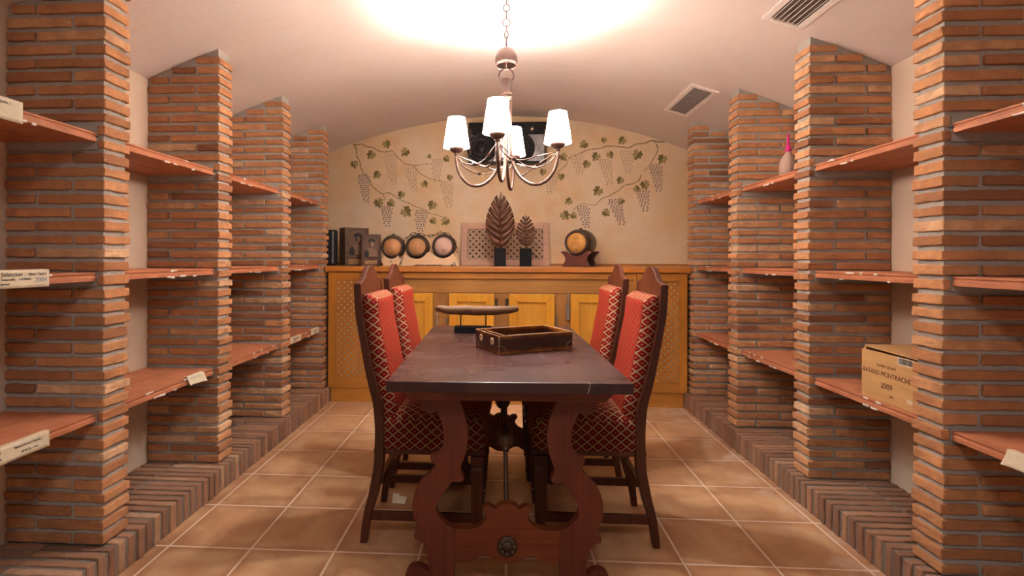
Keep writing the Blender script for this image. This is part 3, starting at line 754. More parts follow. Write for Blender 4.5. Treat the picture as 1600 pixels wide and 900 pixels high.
def make_chair():
    root = empty('dining_chair', (0, 0, 0), None, None)
    # x forward, y across, z up; origin between the rear feet
    for sy in (-1, 1):
        y0 = -CW/2 if sy < 0 else CW/2-.034
        zs = [1.03, .98, .90, .80, .70, .62, .56, .50, .44, .38, .31, .25, .19, .13, .07, 0]
        wd = lambda z: .030+.008*min(1, max(0, (.75-z)/.2)) if z > .2 else .038-.012*(.2-z)/.2
        back = [(stx(z), z) for z in zs]; front = [(stx(z)+wd(z), z) for z in zs]
        out = smooth2(back+front[::-1], 2, .5)
        MB().prism(out, y0, y0+.034).build('rear_leg', M_DARK, root, bevel=.003)
    # crest board / back panel with bell-shaped top
    ys = [-1, -.93, -.80, -.66, -.54, -.42, -.30, -.20, -.10, 0]
    tz = [1.030, 1.033, 1.036, 1.042, 1.054, 1.072, 1.088, 1.096, 1.100, 1.101]
    prof = [(y*CW/2, z) for y, z in zip(ys, tz)]; prof += [(-y, z) for y, z in prof[-2::-1]]
    bm_ = MB(); rows = [.44, .52, .60, .68, .76, .84, .92, .98]; grid = []
    for side in (0, 1):
        for r_ in range(len(rows)+1):
            for (y, zt) in prof:
                z = rows[r_] if r_ < len(rows) else zt
                inn = CW/2-.034
                if r_ < len(rows): y = max(-inn, min(inn, y))
                grid.append((stx(min(z, 1.07))+.004+side*.022, y, z))
    W = len(prof); Rn = len(rows)+1; fs = []
    for side in (0, 1):
        o = side*W*Rn
        for r_ in range(Rn-1):
            for i in range(W-1): fs.append((o+r_*W+i, o+r_*W+i+1, o+(r_+1)*W+i+1, o+(r_+1)*W+i))
    o = W*Rn
    for r_ in (0, Rn-1):
        for i in range(W-1): fs.append((r_*W+i, r_*W+i+1, o+r_*W+i+1, o+r_*W+i))
    for r_ in range(Rn-1):
        for i in (0, W-1): fs.append((r_*W+i, (r_+1)*W+i, o+(r_+1)*W+i, o+r_*W+i))
    bm_.add(grid, fs); bm_.build('back_panel', M_DARK, root, bevel=.004)
    # upholstered back
    cu = MB(); n_, m_ = 14, 26; zs = [.455+(.985-.455)*i/m_ for i in range(m_+1)]; inn = CW/2-.020
    def prow(z, front):
        t = (z-.455)/(.985-.455); ez = min(1, min(t, 1-t)/.055); ez = math.sqrt(max(0, 1-(1-ez)**2))
        r = []
        for i in range(n_+1):
            s_ = -1+2*i/n_; es = min(1, (1-abs(s_))/.10); es = math.sqrt(max(0, 1-(1-es)**2))
            th = .026+.032*es*ez*(1) + .006*math.cos(s_*PI/2)*ez
            r.append((stx(z)+(.028 if not front else .024+th), s_*inn, z))
        return r
    vs = []
    for f_ in (0, 1):
        for z in zs: vs += prow(z, f_)
    W = n_+1; o = W*(m_+1); fs = []
    for f_ in (0, 1):
        for r_ in range(m_):
            for i in range(n_): fs.append((f_*o+r_*W+i, f_*o+r_*W+i+1, f_*o+(r_+1)*W+i+1, f_*o+(r_+1)*W+i))
    for r_ in range(m_):
        for i in (0, n_): fs.append((r_*W+i, (r_+1)*W+i, o+(r_+1)*W+i, o+r_*W+i))
    for r_ in (0, m_):
        for i in range(n_): fs.append((r_*W+i, r_*W+i+1, o+r_*W+i+1, o+r_*W+i))
    cu.add(vs, fs, .5, True); c = cu.build('back_cushion', M_FABRIC, root); uvbox(c); c['label'] = 'red velvet with a cream diamond pattern'
    c.data.materials.append(M_FABRIC_LIT)
    for p_ in c.data.polygons:
        if abs(p_.normal.x) > .8: p_.material_index = 1
    # seat: domed cushion
    st = MB(); N = 40; x0, x1 = .050, .505
    def ring(k, z, sh):
        r = []
        for i in range(N):
            a = 2*PI*i/N; ca, sa = math.cos(a), math.sin(a); p = .28
            ux = math.copysign(abs(ca)**p, ca); uy = math.copysign(abs(sa)**p, sa)
            x = (x0+x1)/2+ux*(x1-x0)/2*sh; hw = (.185+.014*((x-x0)/(x1-x0)))
            r.append((x, uy*hw*sh, z))
        return r
    rings = [(.374, .965), (.376, .985), (.385, 1.0), (.42, 1.006), (.455, 1.0), (.475, .975), (.490, .93), (.503, .85), (.514, .72), (.522, .55), (.527, .35), (.529, .15)]
    vs = []; 
    for z, sh in rings: vs += ring(0, z, sh)
    fs = [(i*N+k, i*N+(k+1) % N, (i+1)*N+(k+1) % N, (i+1)*N+k) for i in range(len(rings)-1) for k in range(N)]
    fs += [tuple(range(N))[::-1], tuple((len(rings)-1)*N+k for k in range(N))]
    st.add(vs, fs, .5, True); c = st.build('seat', M_SEAT_SHADED, root); uvbox(c); c['label'] = 'red velvet seat with a cream diamond pattern, shade painted into the red'
    MB().box(.052, .495, -CW/2+.012, CW/2-.012, .352, .374).build('seat_rail', M_DARK, root, bevel=.003)
    for sy in (-1, 1):
        yc = sy*(CW/2-.022); xc = .465; l = MB()
        def sq(z, h): return [(xc-h, yc-h, z), (xc+h, yc-h, z), (xc+h, yc+h, z), (xc-h, yc+h, z)]
        lv = [(0, .014), (.05, .0175), (.055, .021), (.068, .021), (.073, .018), (.302, .0245), (.306, .0195), (.316, .0195), (.32, .0255), (.352, .0255)]
        vs = []
        for z, h in lv: vs += sq(z, h)
        l.add(vs, [(4*i+k, 4*i+(k+1) % 4, 4*i+4+(k+1) % 4, 4*i+4+k) for i in range(len(lv)-1) for k in range(4)]+[(3, 2, 1, 0), tuple(4*(len(lv)-1)+k for k in range(4))])
        for g in (-.008, 0, .008):                      # reeds down the four faces
            for q in (-1, 1):
                l.tube([(xc+g, yc+q*.0185, .085), (xc+g*1.25, yc+q*.0236, .295)], .0026, 6); l.tube([(xc+q*.0185, yc+g, .085), (xc+q*.0236, yc+g*1.25, .295)], .0026, 6)
        l.build('front_leg', M_DARK, root, bevel=.001)
        y_ = sy*(CW/2-.018); B('side_stretcher', M_DARK, root, .035, .452, y_-.010, y_+.010, .088, .122, .002)
    B('cross_stretcher', M_DARK, root, .235, .257, -CW/2+.024, CW/2-.024, .091, .119, .002)
    B('cross_stretcher', M_DARK, root, .066, .088, -CW/2+.03, CW/2-.03, .225, .262, .002)
    return root
chair = make_chair()
CH = [(-.570, 2.158, 0, 'red velvet chair on the left of the table, nearest the camera'),
      (-.566, 2.640, 0, 'red velvet chair on the left of the table, farther back near the cabinet'),
      (.612, 2.188, PI, 'red velvet chair on the right of the table, nearest the camera'),
      (.596, 2.745, PI, 'red velvet chair on the right of the table, farther back near the cabinet')]
for i, (x, y, rz, lab) in enumerate(CH):
    c = chair if i == 0 else copy_tree(chair)
    c.location = (x, y, 0); c.rotation_euler = (0, 0, rz)
    tag(c, lab, 'chair', 'high-backed chairs around the table')

# ------------------------------------------------------------------ chandelier
CX, CYC = .007, 2.40
ch = empty('chandelier', (CX, CYC, 1.46), 'bronze four-arm chandelier with lit white shades hanging on a chain over the table', 'chandelier')
def L_(p): return (p[0], p[1], p[2]-1.46)
zt_ = vault(CX)-1.46
g = MB(); g.lathe([(0, zt_+.002), (.045, zt_+.002), (.045, zt_-.006), (.02, zt_-.016), (0, zt_-.018)], 24); g.build('ceiling_hook_plate', M_BRONZE, ch)
def ring(c, r, t, ax, sx=1.0, n=20):
    pts = []
    for k in range(n):
        a = 2*PI*k/n; u, v = r*sx*math.cos(a), r*math.sin(a)
        pts.append((c[0]+(u if ax == 'x' else 0), c[1]+(u if ax == 'y' else 0), c[2]+v))
    return pts
chn = MB()
chn.tube([(0, 0, zt_-.016), (.001, 0, 2.335-1.46)], .004, 8)
chn.tube(ring((0, 0, 2.322-1.46), .016, 0, 'x'), .0035, 8, True)
chn.tube([(0, 0, 2.308-1.46), (0, 0, 2.268-1.46)], .004, 8)
chn.tube(ring((0, 0, 2.252-1.46), .018, 0, 'x'), .003, 8, True)
chn.tube(ring((0, 0, 2.226-1.46), .0145, 0, 'y', .55), .003, 8, True)
chn.tube(ring((0, 0, 2.196-1.46), .019, 0, 'x', .45), .003, 8, True)
chn.tube(ring((0, 0, 2.163-1.46), .021, 0, 'y', .45), .003, 8, True)
chn.tube([(0, 0, 2.143-1.46), (0, 0, 2.03-1.46)], .0035, 8)
chn.tube(ring((0, 0, 2.0-1.46), .035, 0, 'x'), .0038, 8, True, )
chn.build('chain', M_BRONZE, ch)
wr = MB(); wr.tube(smooth_path([(0, .004, zt_-.02), (-.045, .0, 2.345-1.46), (-.03, .0, 2.318-1.46), (.02, 0, 2.31-1.46), (.028, .0, 2.35-1.46), (-.01, 0, 2.33-1.46)], 6), .0022, 6); wr.build('looped_wire', M_STEEL, ch)
g = MB(); g.lathe([(.004, 2.135-1.46), (.02, 2.131-1.46), (.042, 2.115-1.46), (.053, 2.085-1.46), (.0535, 2.062-1.46), (.047, 2.045-1.46), (.044, 2.05-1.46), (.048, 2.064-1.46), (.046, 2.085-1.46), (.036, 2.108-1.46), (.018, 2.122-1.46), (.004, 2.127-1.46)], 32)
g.build('canopy_cup', M_BRONZE, ch)
g = MB(); g.lathe([(.018, 1.985-1.46), (.0235, 1.983-1.46), (.0235, 1.922-1.46), (.029, 1.918-1.46), (.029, 1.909-1.46), (.024, 1.906-1.46), (.030, 1.902-1.46), (.030, 1.892-1.46), (.02, 1.888-1.46), (.02, 1.860-1.46), (0, 1.858-1.46)], 24)
g.tube([(0, 0, 1.87-1.46), (0, 0, 1.60-1.46)], .006, 8); g.lathe([(0, 1.575-1.46), (.008, 1.58-1.46), (.014, 1.595-1.46), (.008, 1.61-1.46), (0, 1.612-1.46)], 16)
g.build('stem', M_BRONZE, ch)
RAD = .243; ROT = math.radians(-9)
cups = []
for i in range(4):
    a = ROT+i*PI/2; d = Vector((math.cos(a), math.sin(a), 0))
    def Q(r, z): v = d*r; return (v.x, v.y, z-1.46)
    P = smooth_path([Q(.020, 1.88), Q(.020, 1.75), Q(.022, 1.66), Q(.034, 1.58), (Q(.062, 1.525)), Q(.105, 1.489), Q(.150, 1.480), Q(.192, 1.497), Q(.226, 1.54), Q(.241, 1.59), Q(RAD, 1.645)], 5)
    MB().tube(P, .0078, 10).build('arm', M_BRONZE, ch)
    T = Matrix.Translation(Q(RAD, 1.46))
    cp = MB(); cp.lathe([(.008, .170), (.011, .176), (.010, .182), (.022, .188), (.034, .199), (.040, .208), (.036, .2085), (.028, .201), (.012, .192), (.009, .192), (.009, .235), (.0, .236)], 24, T); cp.build('drip_cup', M_CUP, ch)
    sh = MB(); sh.lathe([(.0635, .2095), (.0415, .3525), (.0400, .3525), (.062, .2095)], 40, T, closed=True)
    so = sh.build('lamp_shade', M_SHADE, ch); so['label'] = 'lit white tapered shade'
    rim = MB(); rim.tube([tuple(T @ Vector((.0632*math.cos(k*PI/18), .0632*math.sin(k*PI/18), .2155))) for k in range(36)], .0012, 6, True); rim.build('shade_trim', M_BRONZE, so)
    cups.append((a, Q(RAD, 1.628)))
    ld = bpy.data.lights.new('bulb_light', 'POINT'); ld.energy = BULB_W; ld.color = LAMP_COL; ld.shadow_soft_size = .022
    lo = bpy.data.objects.new('bulb_light', ld); COL.objects.link(lo); lo.parent = ch; lo.location = Q(RAD, 1.46+.285)
    bb = MB(); bb.lathe([(.0, .236), (.009, .238), (.017, .262), (.018, .275), (.012, .296), (0, .303)], 16, T)
for i in range(4):
    (a, A), (b, Bp) = cups[i], cups[(i+1) % 4]
    for (p, q, sag, w_) in ((A, Bp, .055, .22), (Bp, A, .080, .22)):
        p, q = Vector(p), Vector(q); pts = []
        for k in range(13):
            t = k/12; v = p.lerp(q, t); bulge = math.sin(PI*t**w_ if False else PI*(t**.62))
            v = v*(1-.22*math.sin(PI*t)); v.z = p.z+(q.z-p.z)*t - sag*bulge; pts.append(v)
        sw = MB(); sw.tube(pts, .003, 6)
        for t in (3, 8):
            c = pts[t]; dd = (pts[t+1]-pts[t-1]).normalized(); up = Vector((0, 0, 1)); s_ = dd.cross(up).normalized()
            for sg in (1, -1): sw.add([tuple(c), tuple(c+dd*.016+s_*.011*sg+up*.006*sg), tuple(c+dd*.030+up*.003), tuple(c+dd*.014-s_*.004*sg-up*.006)], [(0, 1, 2, 3), (0, 3, 2, 1)])
        sw.build('leafy_tendril', M_BRONZE, ch, fix=False)

# ------------------------------------------------------------------ ceiling vents
def vent(x, y0, y1, wx, lab, nsl):
    zc = vault(x); sl = math.atan(x/math.sqrt(R_V**2-x*x))
    v = empty('ceiling_vent', (x, (y0+y1)/2, zc-.001), lab, 'ceiling vent', 'ventilation grilles in the vaulted ceiling'); v.rotation_euler = (0, sl, 0)
    L = (y1-y0)/2; W = wx/2; f = .028; t0, t1 = -.010, .0
    fr = MB()
    fr.box(-W, -W+f, -L, L, t0, t1); fr.box(W-f, W, -L, L, t0, t1); fr.box(-W+f, W-f, -L, -L+f, t0, t1); fr.box(-W+f, W-f, L-f, L, t0, t1)
    fr.build('frame', M_WHITE_METAL, v, bevel=.002)
    B('duct_back', M_VENT_DARK, v, -W+f-.004, W-f+.004, -L+f-.004, L-f+.004, -.0025, -.0005, 0)
    for i in range(nsl):
        x_ = -W+f+(2*W-2*f)*(i+.5)/nsl
        M = Matrix.Translation((x_, 0, -.006)) @ Matrix.Rotation(.6, 4, 'Y')
        MB().box(-.0012, .0012, -L+f, L-f, -.0042, .0042, M).build('slat', M_WHITE_METAL, v)
    for sy in (-1, 1):
        MB().lathe([(.0035, -.0105), (.003, -.012), (0, -.0125)], 10, Matrix.Translation((0, sy*(L-f/2), 0))).build('screw', M_STEEL, v)
    for i in range(1, 12):
        y_ = -L+f+(2*L-2*f)*i/12; MB().box(-W+f, W-f, y_-.001, y_+.001, -.004, -.0028).build('rear_fin', M_VENT_DARK, v)
vent(1.268, 3.262, 3.815, .18, 'small pinkish-white air vent in the ceiling, the farther one above the last pillars', 9)
vent(1.268, 1.83, 2.388, .185, 'white slatted air vent cut by the top edge, nearer the camera', 6)

# ------------------------------------------------------------------ black fan unit on the back wall
fu = empty('ventilation_unit', (.024, YB, 1.968), 'black and silver wall unit with two round dark fans behind the chandelier', 'ventilation unit')
B('housing', M_BLACK, fu, -.342, .342, -.13, -.0, 0, .355, .006)
B('front_plate', M_PLATE, fu, -.325, .325, -.138, -.13, .01, .245, .004); fu.children[-1]['label'] = 'worn silver front plate'
B('top_band', M_BLACK, fu, -.335, .335, -.142, -.13, .25, .35, .006)
for x in (-.225, .11):
    d = MB(); M = Matrix.Translation((x, -.138, .128)) @ Matrix.Rotation(PI/2, 4, 'X')
    d.lathe([(.128, 0), (.130, .008), (.122, .012), (.117, .006), (.095, .004), (.092, .008), (.088, .004), (.045, .002), (.040, .010), (.02, .014), (0, .015)], 40, M)
    do = d.build('fan', M_BLACK, fu); do['label'] = 'round black fan'
    gr = MB()
    for rr_ in (.035, .055, .075, .1): gr.tube([tuple(M @ Vector((rr_*math.cos(k*PI/16), rr_*math.sin(k*PI/16), .012))) for k in range(32)], .0012, 5, True)
    for k in range(8): a = k*PI/8; gr.tube([tuple(M @ Vector((.12*math.cos(a), .12*math.sin(a), .012))), tuple(M @ Vector((-.12*math.cos(a), -.12*math.sin(a), .012)))], .001, 5)
    gr.build('fan_guard', M_IRON, do)
for x in (-.335, .318): B('corner_plate', M_IRON, fu, x, x+.017, -.146, -.138, .0, .30, .003)
kn = MB(); kn.lathe([(.02, 0), (.018, .02), (0, .022)], 20, Matrix.Translation((.215, -.142, .29)) @ Matrix.Rotation(PI/2, 4, 'X')); kn.build('knob', M_STEEL, fu)

# ------------------------------------------------------------------ things on the counter
def book_box(name, x, y, rz, w, d, h, lab):
    r = empty(name, (x, y, ZC), lab, 'decorative box', 'embossed book-shaped boxes on the counter', rz)
    B('case', M_CARVED, r, -w/2, w/2, -d/2, d/2, 0, h, .003)
    f = -d/2
    # raised border scroll work
    fr = MB(); b = .018
    fr.box(-w/2+.006, -w/2+b, f-.004, f, .008, h-.008); fr.box(w/2-b, w/2-.006, f-.004, f, .008, h-.008); fr.box(-w/2+b, w/2-b, f-.004, f, h-b, h-.008)
    fr.box(-w/2+b, w/2-b, f-.004, f, h*.20, h*.225); fr.build('border', M_CARVED, r, bevel=.002)
    MB().box(-w/2+.028, w/2-.028, f-.005, f, .012, h*.17).build('cartouche', M_GOLD, r, bevel=.004)
    s = min(w/.19, h/.3)
    def ell(cx, cz, a, b_, n=28): return [(cx+a*math.cos(2*PI*k/n), cz+b_*math.sin(2*PI*k/n)) for k in range(n)]
    MB().prism(ell(0, h*.60, w*.36, h*.34), f-.003, f).build('oval_field', M_PORT_FIELD, r, bevel=.001)
    pz = h*.28; W = w
    MB().prism(smooth2([(-.33*W, pz), (-.34*W, pz+.16*h), (-.20*W, pz+.25*h), (-.05*W, pz+.30*h), (.12*W, pz+.27*h), (.28*W, pz+.20*h), (.34*W, pz+.08*h), (.33*W, pz)], 4, .3), f-.007, f).build('portrait_coat', M_PORT_COAT, r, bevel=.002)
    MB().prism(smooth2([(-.32*W, pz+.01*h), (-.335*W, pz+.15*h), (-.2*W, pz+.24*h), (-.1*W, pz+.10*h), (-.14*W, pz)], 4, .3), f-.009, f).build('portrait_sleeve', M_PORT_DARK, r, bevel=.002)
    MB().prism(ell(.05*W, h*.69, .10*W, h*.085), f-.011, f).build('portrait_face', M_PORT_SKIN, r, bevel=.003)
    MB().prism(smooth2([(-.16*W, h*.755), (-.13*W, h*.82), (0, h*.865), (.14*W, h*.845), (.22*W, h*.78), (.16*W, h*.745), (.02*W, h*.755)], 4, .3), f-.013, f).build('portrait_hat', M_PORT_DARK, r, bevel=.003)
    MB().prism(ell(-.035*W, h*.69, .035*W, h*.06), f-.012, f).build('portrait_hair', M_PORT_DARK, r, bevel=.002)
    return r
b1 = book_box('book_box', -1.295, 4.285, math.radians(40), .215, .125, .322, 'tall brown embossed box with a portrait in a dark hat, beside the left pillar')
text('10', .045, frame_M((-.1085, 0, .285), (0, -1, 0), (0, 0, 1)), M_GOLD, b1, 'gilt_number')
book_box('book_box', -1.123, 4.20, math.radians(14), .160, .07, .262, 'shorter brown embossed portrait box, between the tall box and the casks')
dk = empty('dark_case', (-1.47, 4.20, ZC), 'narrow black case with a grey stripe, half hidden behind the left pillar', 'case'); dk.rotation_euler = (0, 0, .3)
B('case', M_BLACK, dk, -.055, .055, -.05, .05, 0, .30, .012); B('stripe', M_PLATE, dk, .012, .024, -.0535, -.049, .02, .285, .001)

def cask(x, y, z, r, L, rz, head, lab, grp, with_top=True):
    c = empty('wooden_cask', (x, y, z), lab, 'barrel', grp, rz)
    M = Matrix.Rotation(-PI/2, 4, 'X')   # axis to +Y
    pr = []
    for k in range(17):
        t = k/16; rad = r*(.83+.17*math.sin(PI*t)); pr.append((rad, -L/2+L*t))
    b = MB(); b.lathe([(pr[0][0]*.86, -L/2+.010)]+[(pr[0][0]*.86, -L/2), *pr, (pr[-1][0]*.86, L/2), (pr[-1][0]*.86, L/2-.01)], 40, M)
    b.build('staves', M_CASK, c)
    for t in (.07, .22, .78, .93):
        rad = r*(.83+.17*math.sin(PI*t))+.0012; h = MB(); h.lathe([(rad-.002, -L/2+L*t-.008), (rad+.001, -L/2+L*t-.008), (rad+.0018, -L/2+L*t+.008), (rad-.002, -L/2+L*t+.008)], 40, M, closed=True); h.build('hoop', M_IRON, c)
    hd = MB(); hd.lathe([(0, -L/2+.002), (pr[0][0]*.865, -L/2+.002), (pr[0][0]*.865, -L/2+.012), (0, -L/2+.012)], 40, M); hd.build('head', head, c)
    rim = MB(); rim.tube([tuple(M @ Vector((pr[0][0]*.93*math.cos(k*PI/20), pr[0][0]*.93*math.sin(k*PI/20), -L/2))) for k in range(40)], r*.075, 8, True); rim.build('rim', M_CASK, c)
    tp = MB(); tp.tube([(0, -L/2+.002, -r*.48), (0, -L/2-.022, -r*.48)], .0045, 8); tp.tube([(0, -L/2-.018, -r*.48-.012), (0, -L/2-.018, -r*.48+.016)], .0035, 8); tp.box(-.008, .008, -L/2-.021, -L/2-.015, -r*.48+.016, -r*.48+.022)
    tp.build('tap', M_GOLDM, c)
    bg = MB(); bg.lathe([(.012, r-.004), (.011, r+.010), (0, r+.011)], 12); bg.build('bung', M_MAHOG, c)
    return c
M_GOLDM = plain('brass_tap', (.55, .42, .26), .3, 1)
cask(-.935, 4.21, ZC+.157, .101, .17, .12, M_HEAD, 'small cask on a little pale stand beside the portrait boxes', 'small casks on pale stands')
cask(-.727, 4.21, ZC+.160, .101, .17, .08, M_HEAD, 'small cask with brown head, left one on the double stand', 'small casks on pale stands')
cask(-.505, 4.21, ZC+.166, .101, .17, .06, M_HEAD_PK, 'small cask with pinkish head, right one on the double stand', 'small casks on pale stands')
s = empty('cask_stand', (-.935, 4.20, ZC), 'little pale wooden stand with curved sides under the first small cask', 'stand')
o1 = smooth2([(-.06, .088), (-.035, .066), (0, .058), (.035, .066), (.06, .088), (.072, .062), (.092, .052), (.075, .032), (.064, .0), (-.064, 0), (-.075, .032), (-.092, .052), (-.072, .062)], 3, .75)
for y in (-.078, .050): MB().prism(o1, y, y+.014).build('side_plate', M_PINE_PALE, s, bevel=.001)
B('crossbar', M_PINE_PALE, s, -.02, .02, -.066, .05, .012, .03); 
hl = MB(); hl.tube([(.0+.007*math.cos(k*PI/8), -.079, .035+.007*math.sin(k*PI/8)) for k in range(16)], .0016, 6, True); hl.build('drilled_hole', M_IRON, s)
s = empty('cask_stand', (-.615, 4.20, ZC), 'wide pale wooden double stand with a scalloped foot under two small casks', 'stand')
def arc(cx, cz, r, a0, a1, n=8): return [(cx+r*math.cos(a0+(a1-a0)*k/n), cz+r*math.sin(a0+(a1-a0)*k/n)) for k in range(n+1)]
o2 = [(-.245, 0), (-.225, .035), (-.215, .075), (-.198, .098)]+arc(-.112, .160, .103, math.radians(215), math.radians(322))+[(-.02, .112), (.01, .112)]+arc(.108, .166, .103, math.radians(216), math.radians(320))+[(.20, .10), (.215, .07), (.228, .035), (.245, 0)]
scal = []
x = .105
for k in range(5): scal += [(x, .003), (x-.022, .014)]; x -= .046
o2 += scal+[(-.125, .003), (-.125, 0)]
for y in (-.078, .050): MB().prism(o2, y, y+.014).build('side_plate', M_PINE_PALE, s, bevel=.001)
B('crossbar', M_PINE_PALE, s, -.02, .02, -.066, .05, .03, .05)
# chain draped over the two casks
cn = empty('iron_chain', (-.615, 4.13, ZC+.2), 'dark iron chain draped over the two casks of the double stand', 'chain')
path = smooth_path([(-.232, .0, -.075), (-.225, 0, -.01), (-.175, .0, .045), (-.118, .0, .071), (-.05, 0, .055), (0, .0, .045), (.05, 0, .058), (.105, .0, .078), (.16, 0, .058), (.205, .0, .01), (.225, 0, -.05), (.226, 0, -.105)], 12)
acc = 0; last = path[0]; cnt = 0; pos = [path[0]]
for p in path[1:]:
    acc += (p-last).length; last = p
    if acc > .036: pos.append(p); acc = 0
for i in range(len(pos)-1):
    a, b = pos[i], pos[i+1]; c = (a+b)/2; d = (b-a).normalized(); lk = MB(); s_ = Vector((0, 1, 0)) if i % 2 else d.cross(Vector((0, 1, 0)))
    q = []
    for k in range(16): t = 2*PI*k/16; q.append(c+d*(.023*math.cos(t))+s_*(.009*math.sin(t)))
    lk.tube(q, .0028, 6, True); lk.build('link', M_IRON, cn)
st_ = empty('bottle_stopper', (-.405, 4.07, ZC), 'small shiny metal bottle stopper at the foot of the double cask stand', 'bottle stopper')
g = MB(); g.lathe([(0, 0), (.012, .0), (.016, .008), (.014, .02), (.006, .026), (.004, .034), (0, .035)], 16); g.build('knob', M_STEEL, st_)
g = MB(); g.tube([(-.012, 0, .006), (-.032, -.004, .006)], .005, 8); g.build('peg', M_IRON, st_)

# leaning lattice frame
lf = empty('lattice_frame', (0.006, 4.462, ZC+.0005), 'pinkish beech framed lattice panel leaning on the back wall behind the carved leaves', 'lattice panel'); lf.rotation_euler = (-.14, 0, 0)
W2, H2, F2 = .392, .385, .055
for x0, x1 in ((-W2, -W2+F2), (W2-F2, W2)): B('stile', M_FRAME_PALE, lf, x0, x1, 0, .018, 0, H2)
for z0, z1 in ((0, F2), (H2-F2, H2)): B('rail', M_FRAME_PALE, lf, -W2+F2, W2-F2, 0, .018, z0, z1)
lattice('lattice', -W2+F2-.003, W2-F2+.003, F2-.003, H2-F2+.003, .004, .056, .021, M_LATT_PALE, lf, .005, .005, (-1, 1))
B('backing', M_LATT_SHADE, lf, -W2+F2-.005, W2-F2+.005, .0145, .018, F2-.005, H2-F2+.005, 0)
MB().lathe([(.004, 0), (0, .002)], 10, Matrix.Translation((-W2+.02, -.0005, .19)) @ Matrix.Rotation(PI/2, 4, 'X')).build('nail_head', M_STEEL, lf)

def carved_leaf(x, y, h_leaf, w_leaf, blades, lab, z_base, slim):
    r = empty('leaf_sculpture', (x, y, ZC), lab, 'sculpture', 'carved leaf sculptures on black blocks')
    B('base_block', M_SLATE, r, -.047, .047, -.04, .04, 0, .145, .0015)
    rod = MB(); rod.tube([(0, 0, .144), (0, 0, z_base+.03)], .0035, 8); rod.build('rod', M_IRON, r)
    H, Wd = h_leaf, w_leaf/2
    rise = .20 if not slim else .15
    def hw(t): return Wd*(math.sin(PI*min(1, t)**.74)**.72 if 0 < t < 1 else 0)
    def spine(t): return Vector(((.010 if not slim else .003)*math.sin(2.6*t*PI), -.012-.01*math.sin(PI*t), z_base+H*t))
    mb = MB(); P = [spine(k/16) for k in range(17)]
    mb.tube(P, [(.0085 if not slim else .005)*(1-.72*k/16) for k in range(17)], 8); mb.build('midrib', M_LEAF_CARVE, r)
    bl = MB()
    tz0 = 1-rise*1.05; q0 = spine(tz0); tp_ = [(q0.x-hw(tz0+.03)*.42, -.008, q0.z), (q0.x+hw(tz0+.03)*.42, -.008, q0.z), (q0.x+.004, -.006, q0.z+.5*H*rise), (.003, -.002, z_base+H*1.02), (q0.x-.008, -.006, q0.z+.5*H*rise)]
    bl.add([tuple(v) for v in tp_], [(0, 1, 2, 3, 4)])
    for sgn in (-1, 1):
        for k in range(blades):
            sp_ = (1-rise)/blades; t0 = .0+sp_*k; t1 = t0+sp_*(.99 if not slim else .70)
            a = spine(t0); b = spine(t1); ta, tb_ = t0+rise, t1+rise-(.024 if not slim else .03)
            if k == 0: ta = .07
            tb_ = min(tb_, .945); ta = min(ta, .90)
            wa, wb = hw(ta), hw(tb_)
            seg = 6; vs = []
            for q in range(seg+1):
                u = q/seg
                lo = a.lerp(Vector((sgn*wa, -.002, z_base+H*ta)), u)
                hi = b.lerp(Vector((sgn*wb, -.002, z_base+H*tb_)), u)
                curve = .010*math.sin(PI*u)
                for p, dy in ((lo, 0.0), (lo.lerp(hi, .5), -.007), (hi, .004)):
                    vs.append((p.x, p.y-curve+dy, p.z-.022*H*math.sin(PI*u))); 
            n3 = 3; fs = [(q*n3+c, q*n3+c+1, (q+1)*n3+c+1, (q+1)*n3+c) for q in range(seg) for c in range(2)]
            bl.add(vs, fs, .5, True)
    o = bl.build('blades', M_LEAF_CARVE, r, fix=True); sd = o.modifiers.new('thick', 'SOLIDIFY'); sd.thickness = .007; sd.offset = 0
carved_leaf(-.035, 4.10, .44, .235, 7, 'tall broad carved wooden leaf on a black block, the larger sculpture', .163, False)
carved_leaf(.172, 4.10, .255, .155, 8, 'small slender carved wooden leaf on a black block, the lower sculpture', .168, True)

# larger cask on a dark cradle
cask(.625, 4.17, ZC+.192, .112, .24, math.radians(-26), M_HEAD_OR, 'larger dark cask with orange painted head lying on a mahogany cradle', None)
big = [o for o in COL.objects if o.get('label', '').startswith('larger dark cask')][0]
del_g = big.get('group')
dr = MB()
def stroke(pts, w_=.0011): dr.tube([(a, -.121, b) for a, b in pts], w_, 5)
stroke(arc(0, .018, .016, 0, 2*PI, 12)); stroke([(-.02, .032), (-.012, .048), (.012, .048), (.02, .032), (-.02, .032)])
stroke([(-.016, .0), (-.03, -.02), (-.026, -.045)]); stroke([(.016, 0), (.03, -.022), (.022, -.045)]); stroke([(-.03, .01), (-.036, -.01), (-.02, -.02)]); stroke([(-.012, -.005), (0, -.03), (.012, -.005)])
dr.build('ink_figure', M_INK, big)['label'] = 'small line-drawn figure'
s = empty('cask_cradle', (.625, 4.17, ZC), 'dark mahogany scroll-sided cradle under the larger cask', 'stand', None, math.radians(-26))
o3 = smooth2([(-.125, .112), (-.125, .122), (-.085, .122), (-.05, .098), (0, .086), (.05, .098), (.085, .122), (.125, .122), (.125, .112), (.102, .09), (.088, .06), (.098, .03), (.115, .0), (.03, .0), (.02, .008), (-.02, .008), (-.03, 0), (-.115, 0), (-.098, .03), (-.088, .06), (-.102, .09)], 3, .7)
for y in (-.125, .085): MB().prism(o3, y, y+.02).build('side_plate', M_MAHOG, s, bevel=.0015)
B('crossbar', M_MAHOG, s, -.03, .03, -.105, .085, .03, .055)

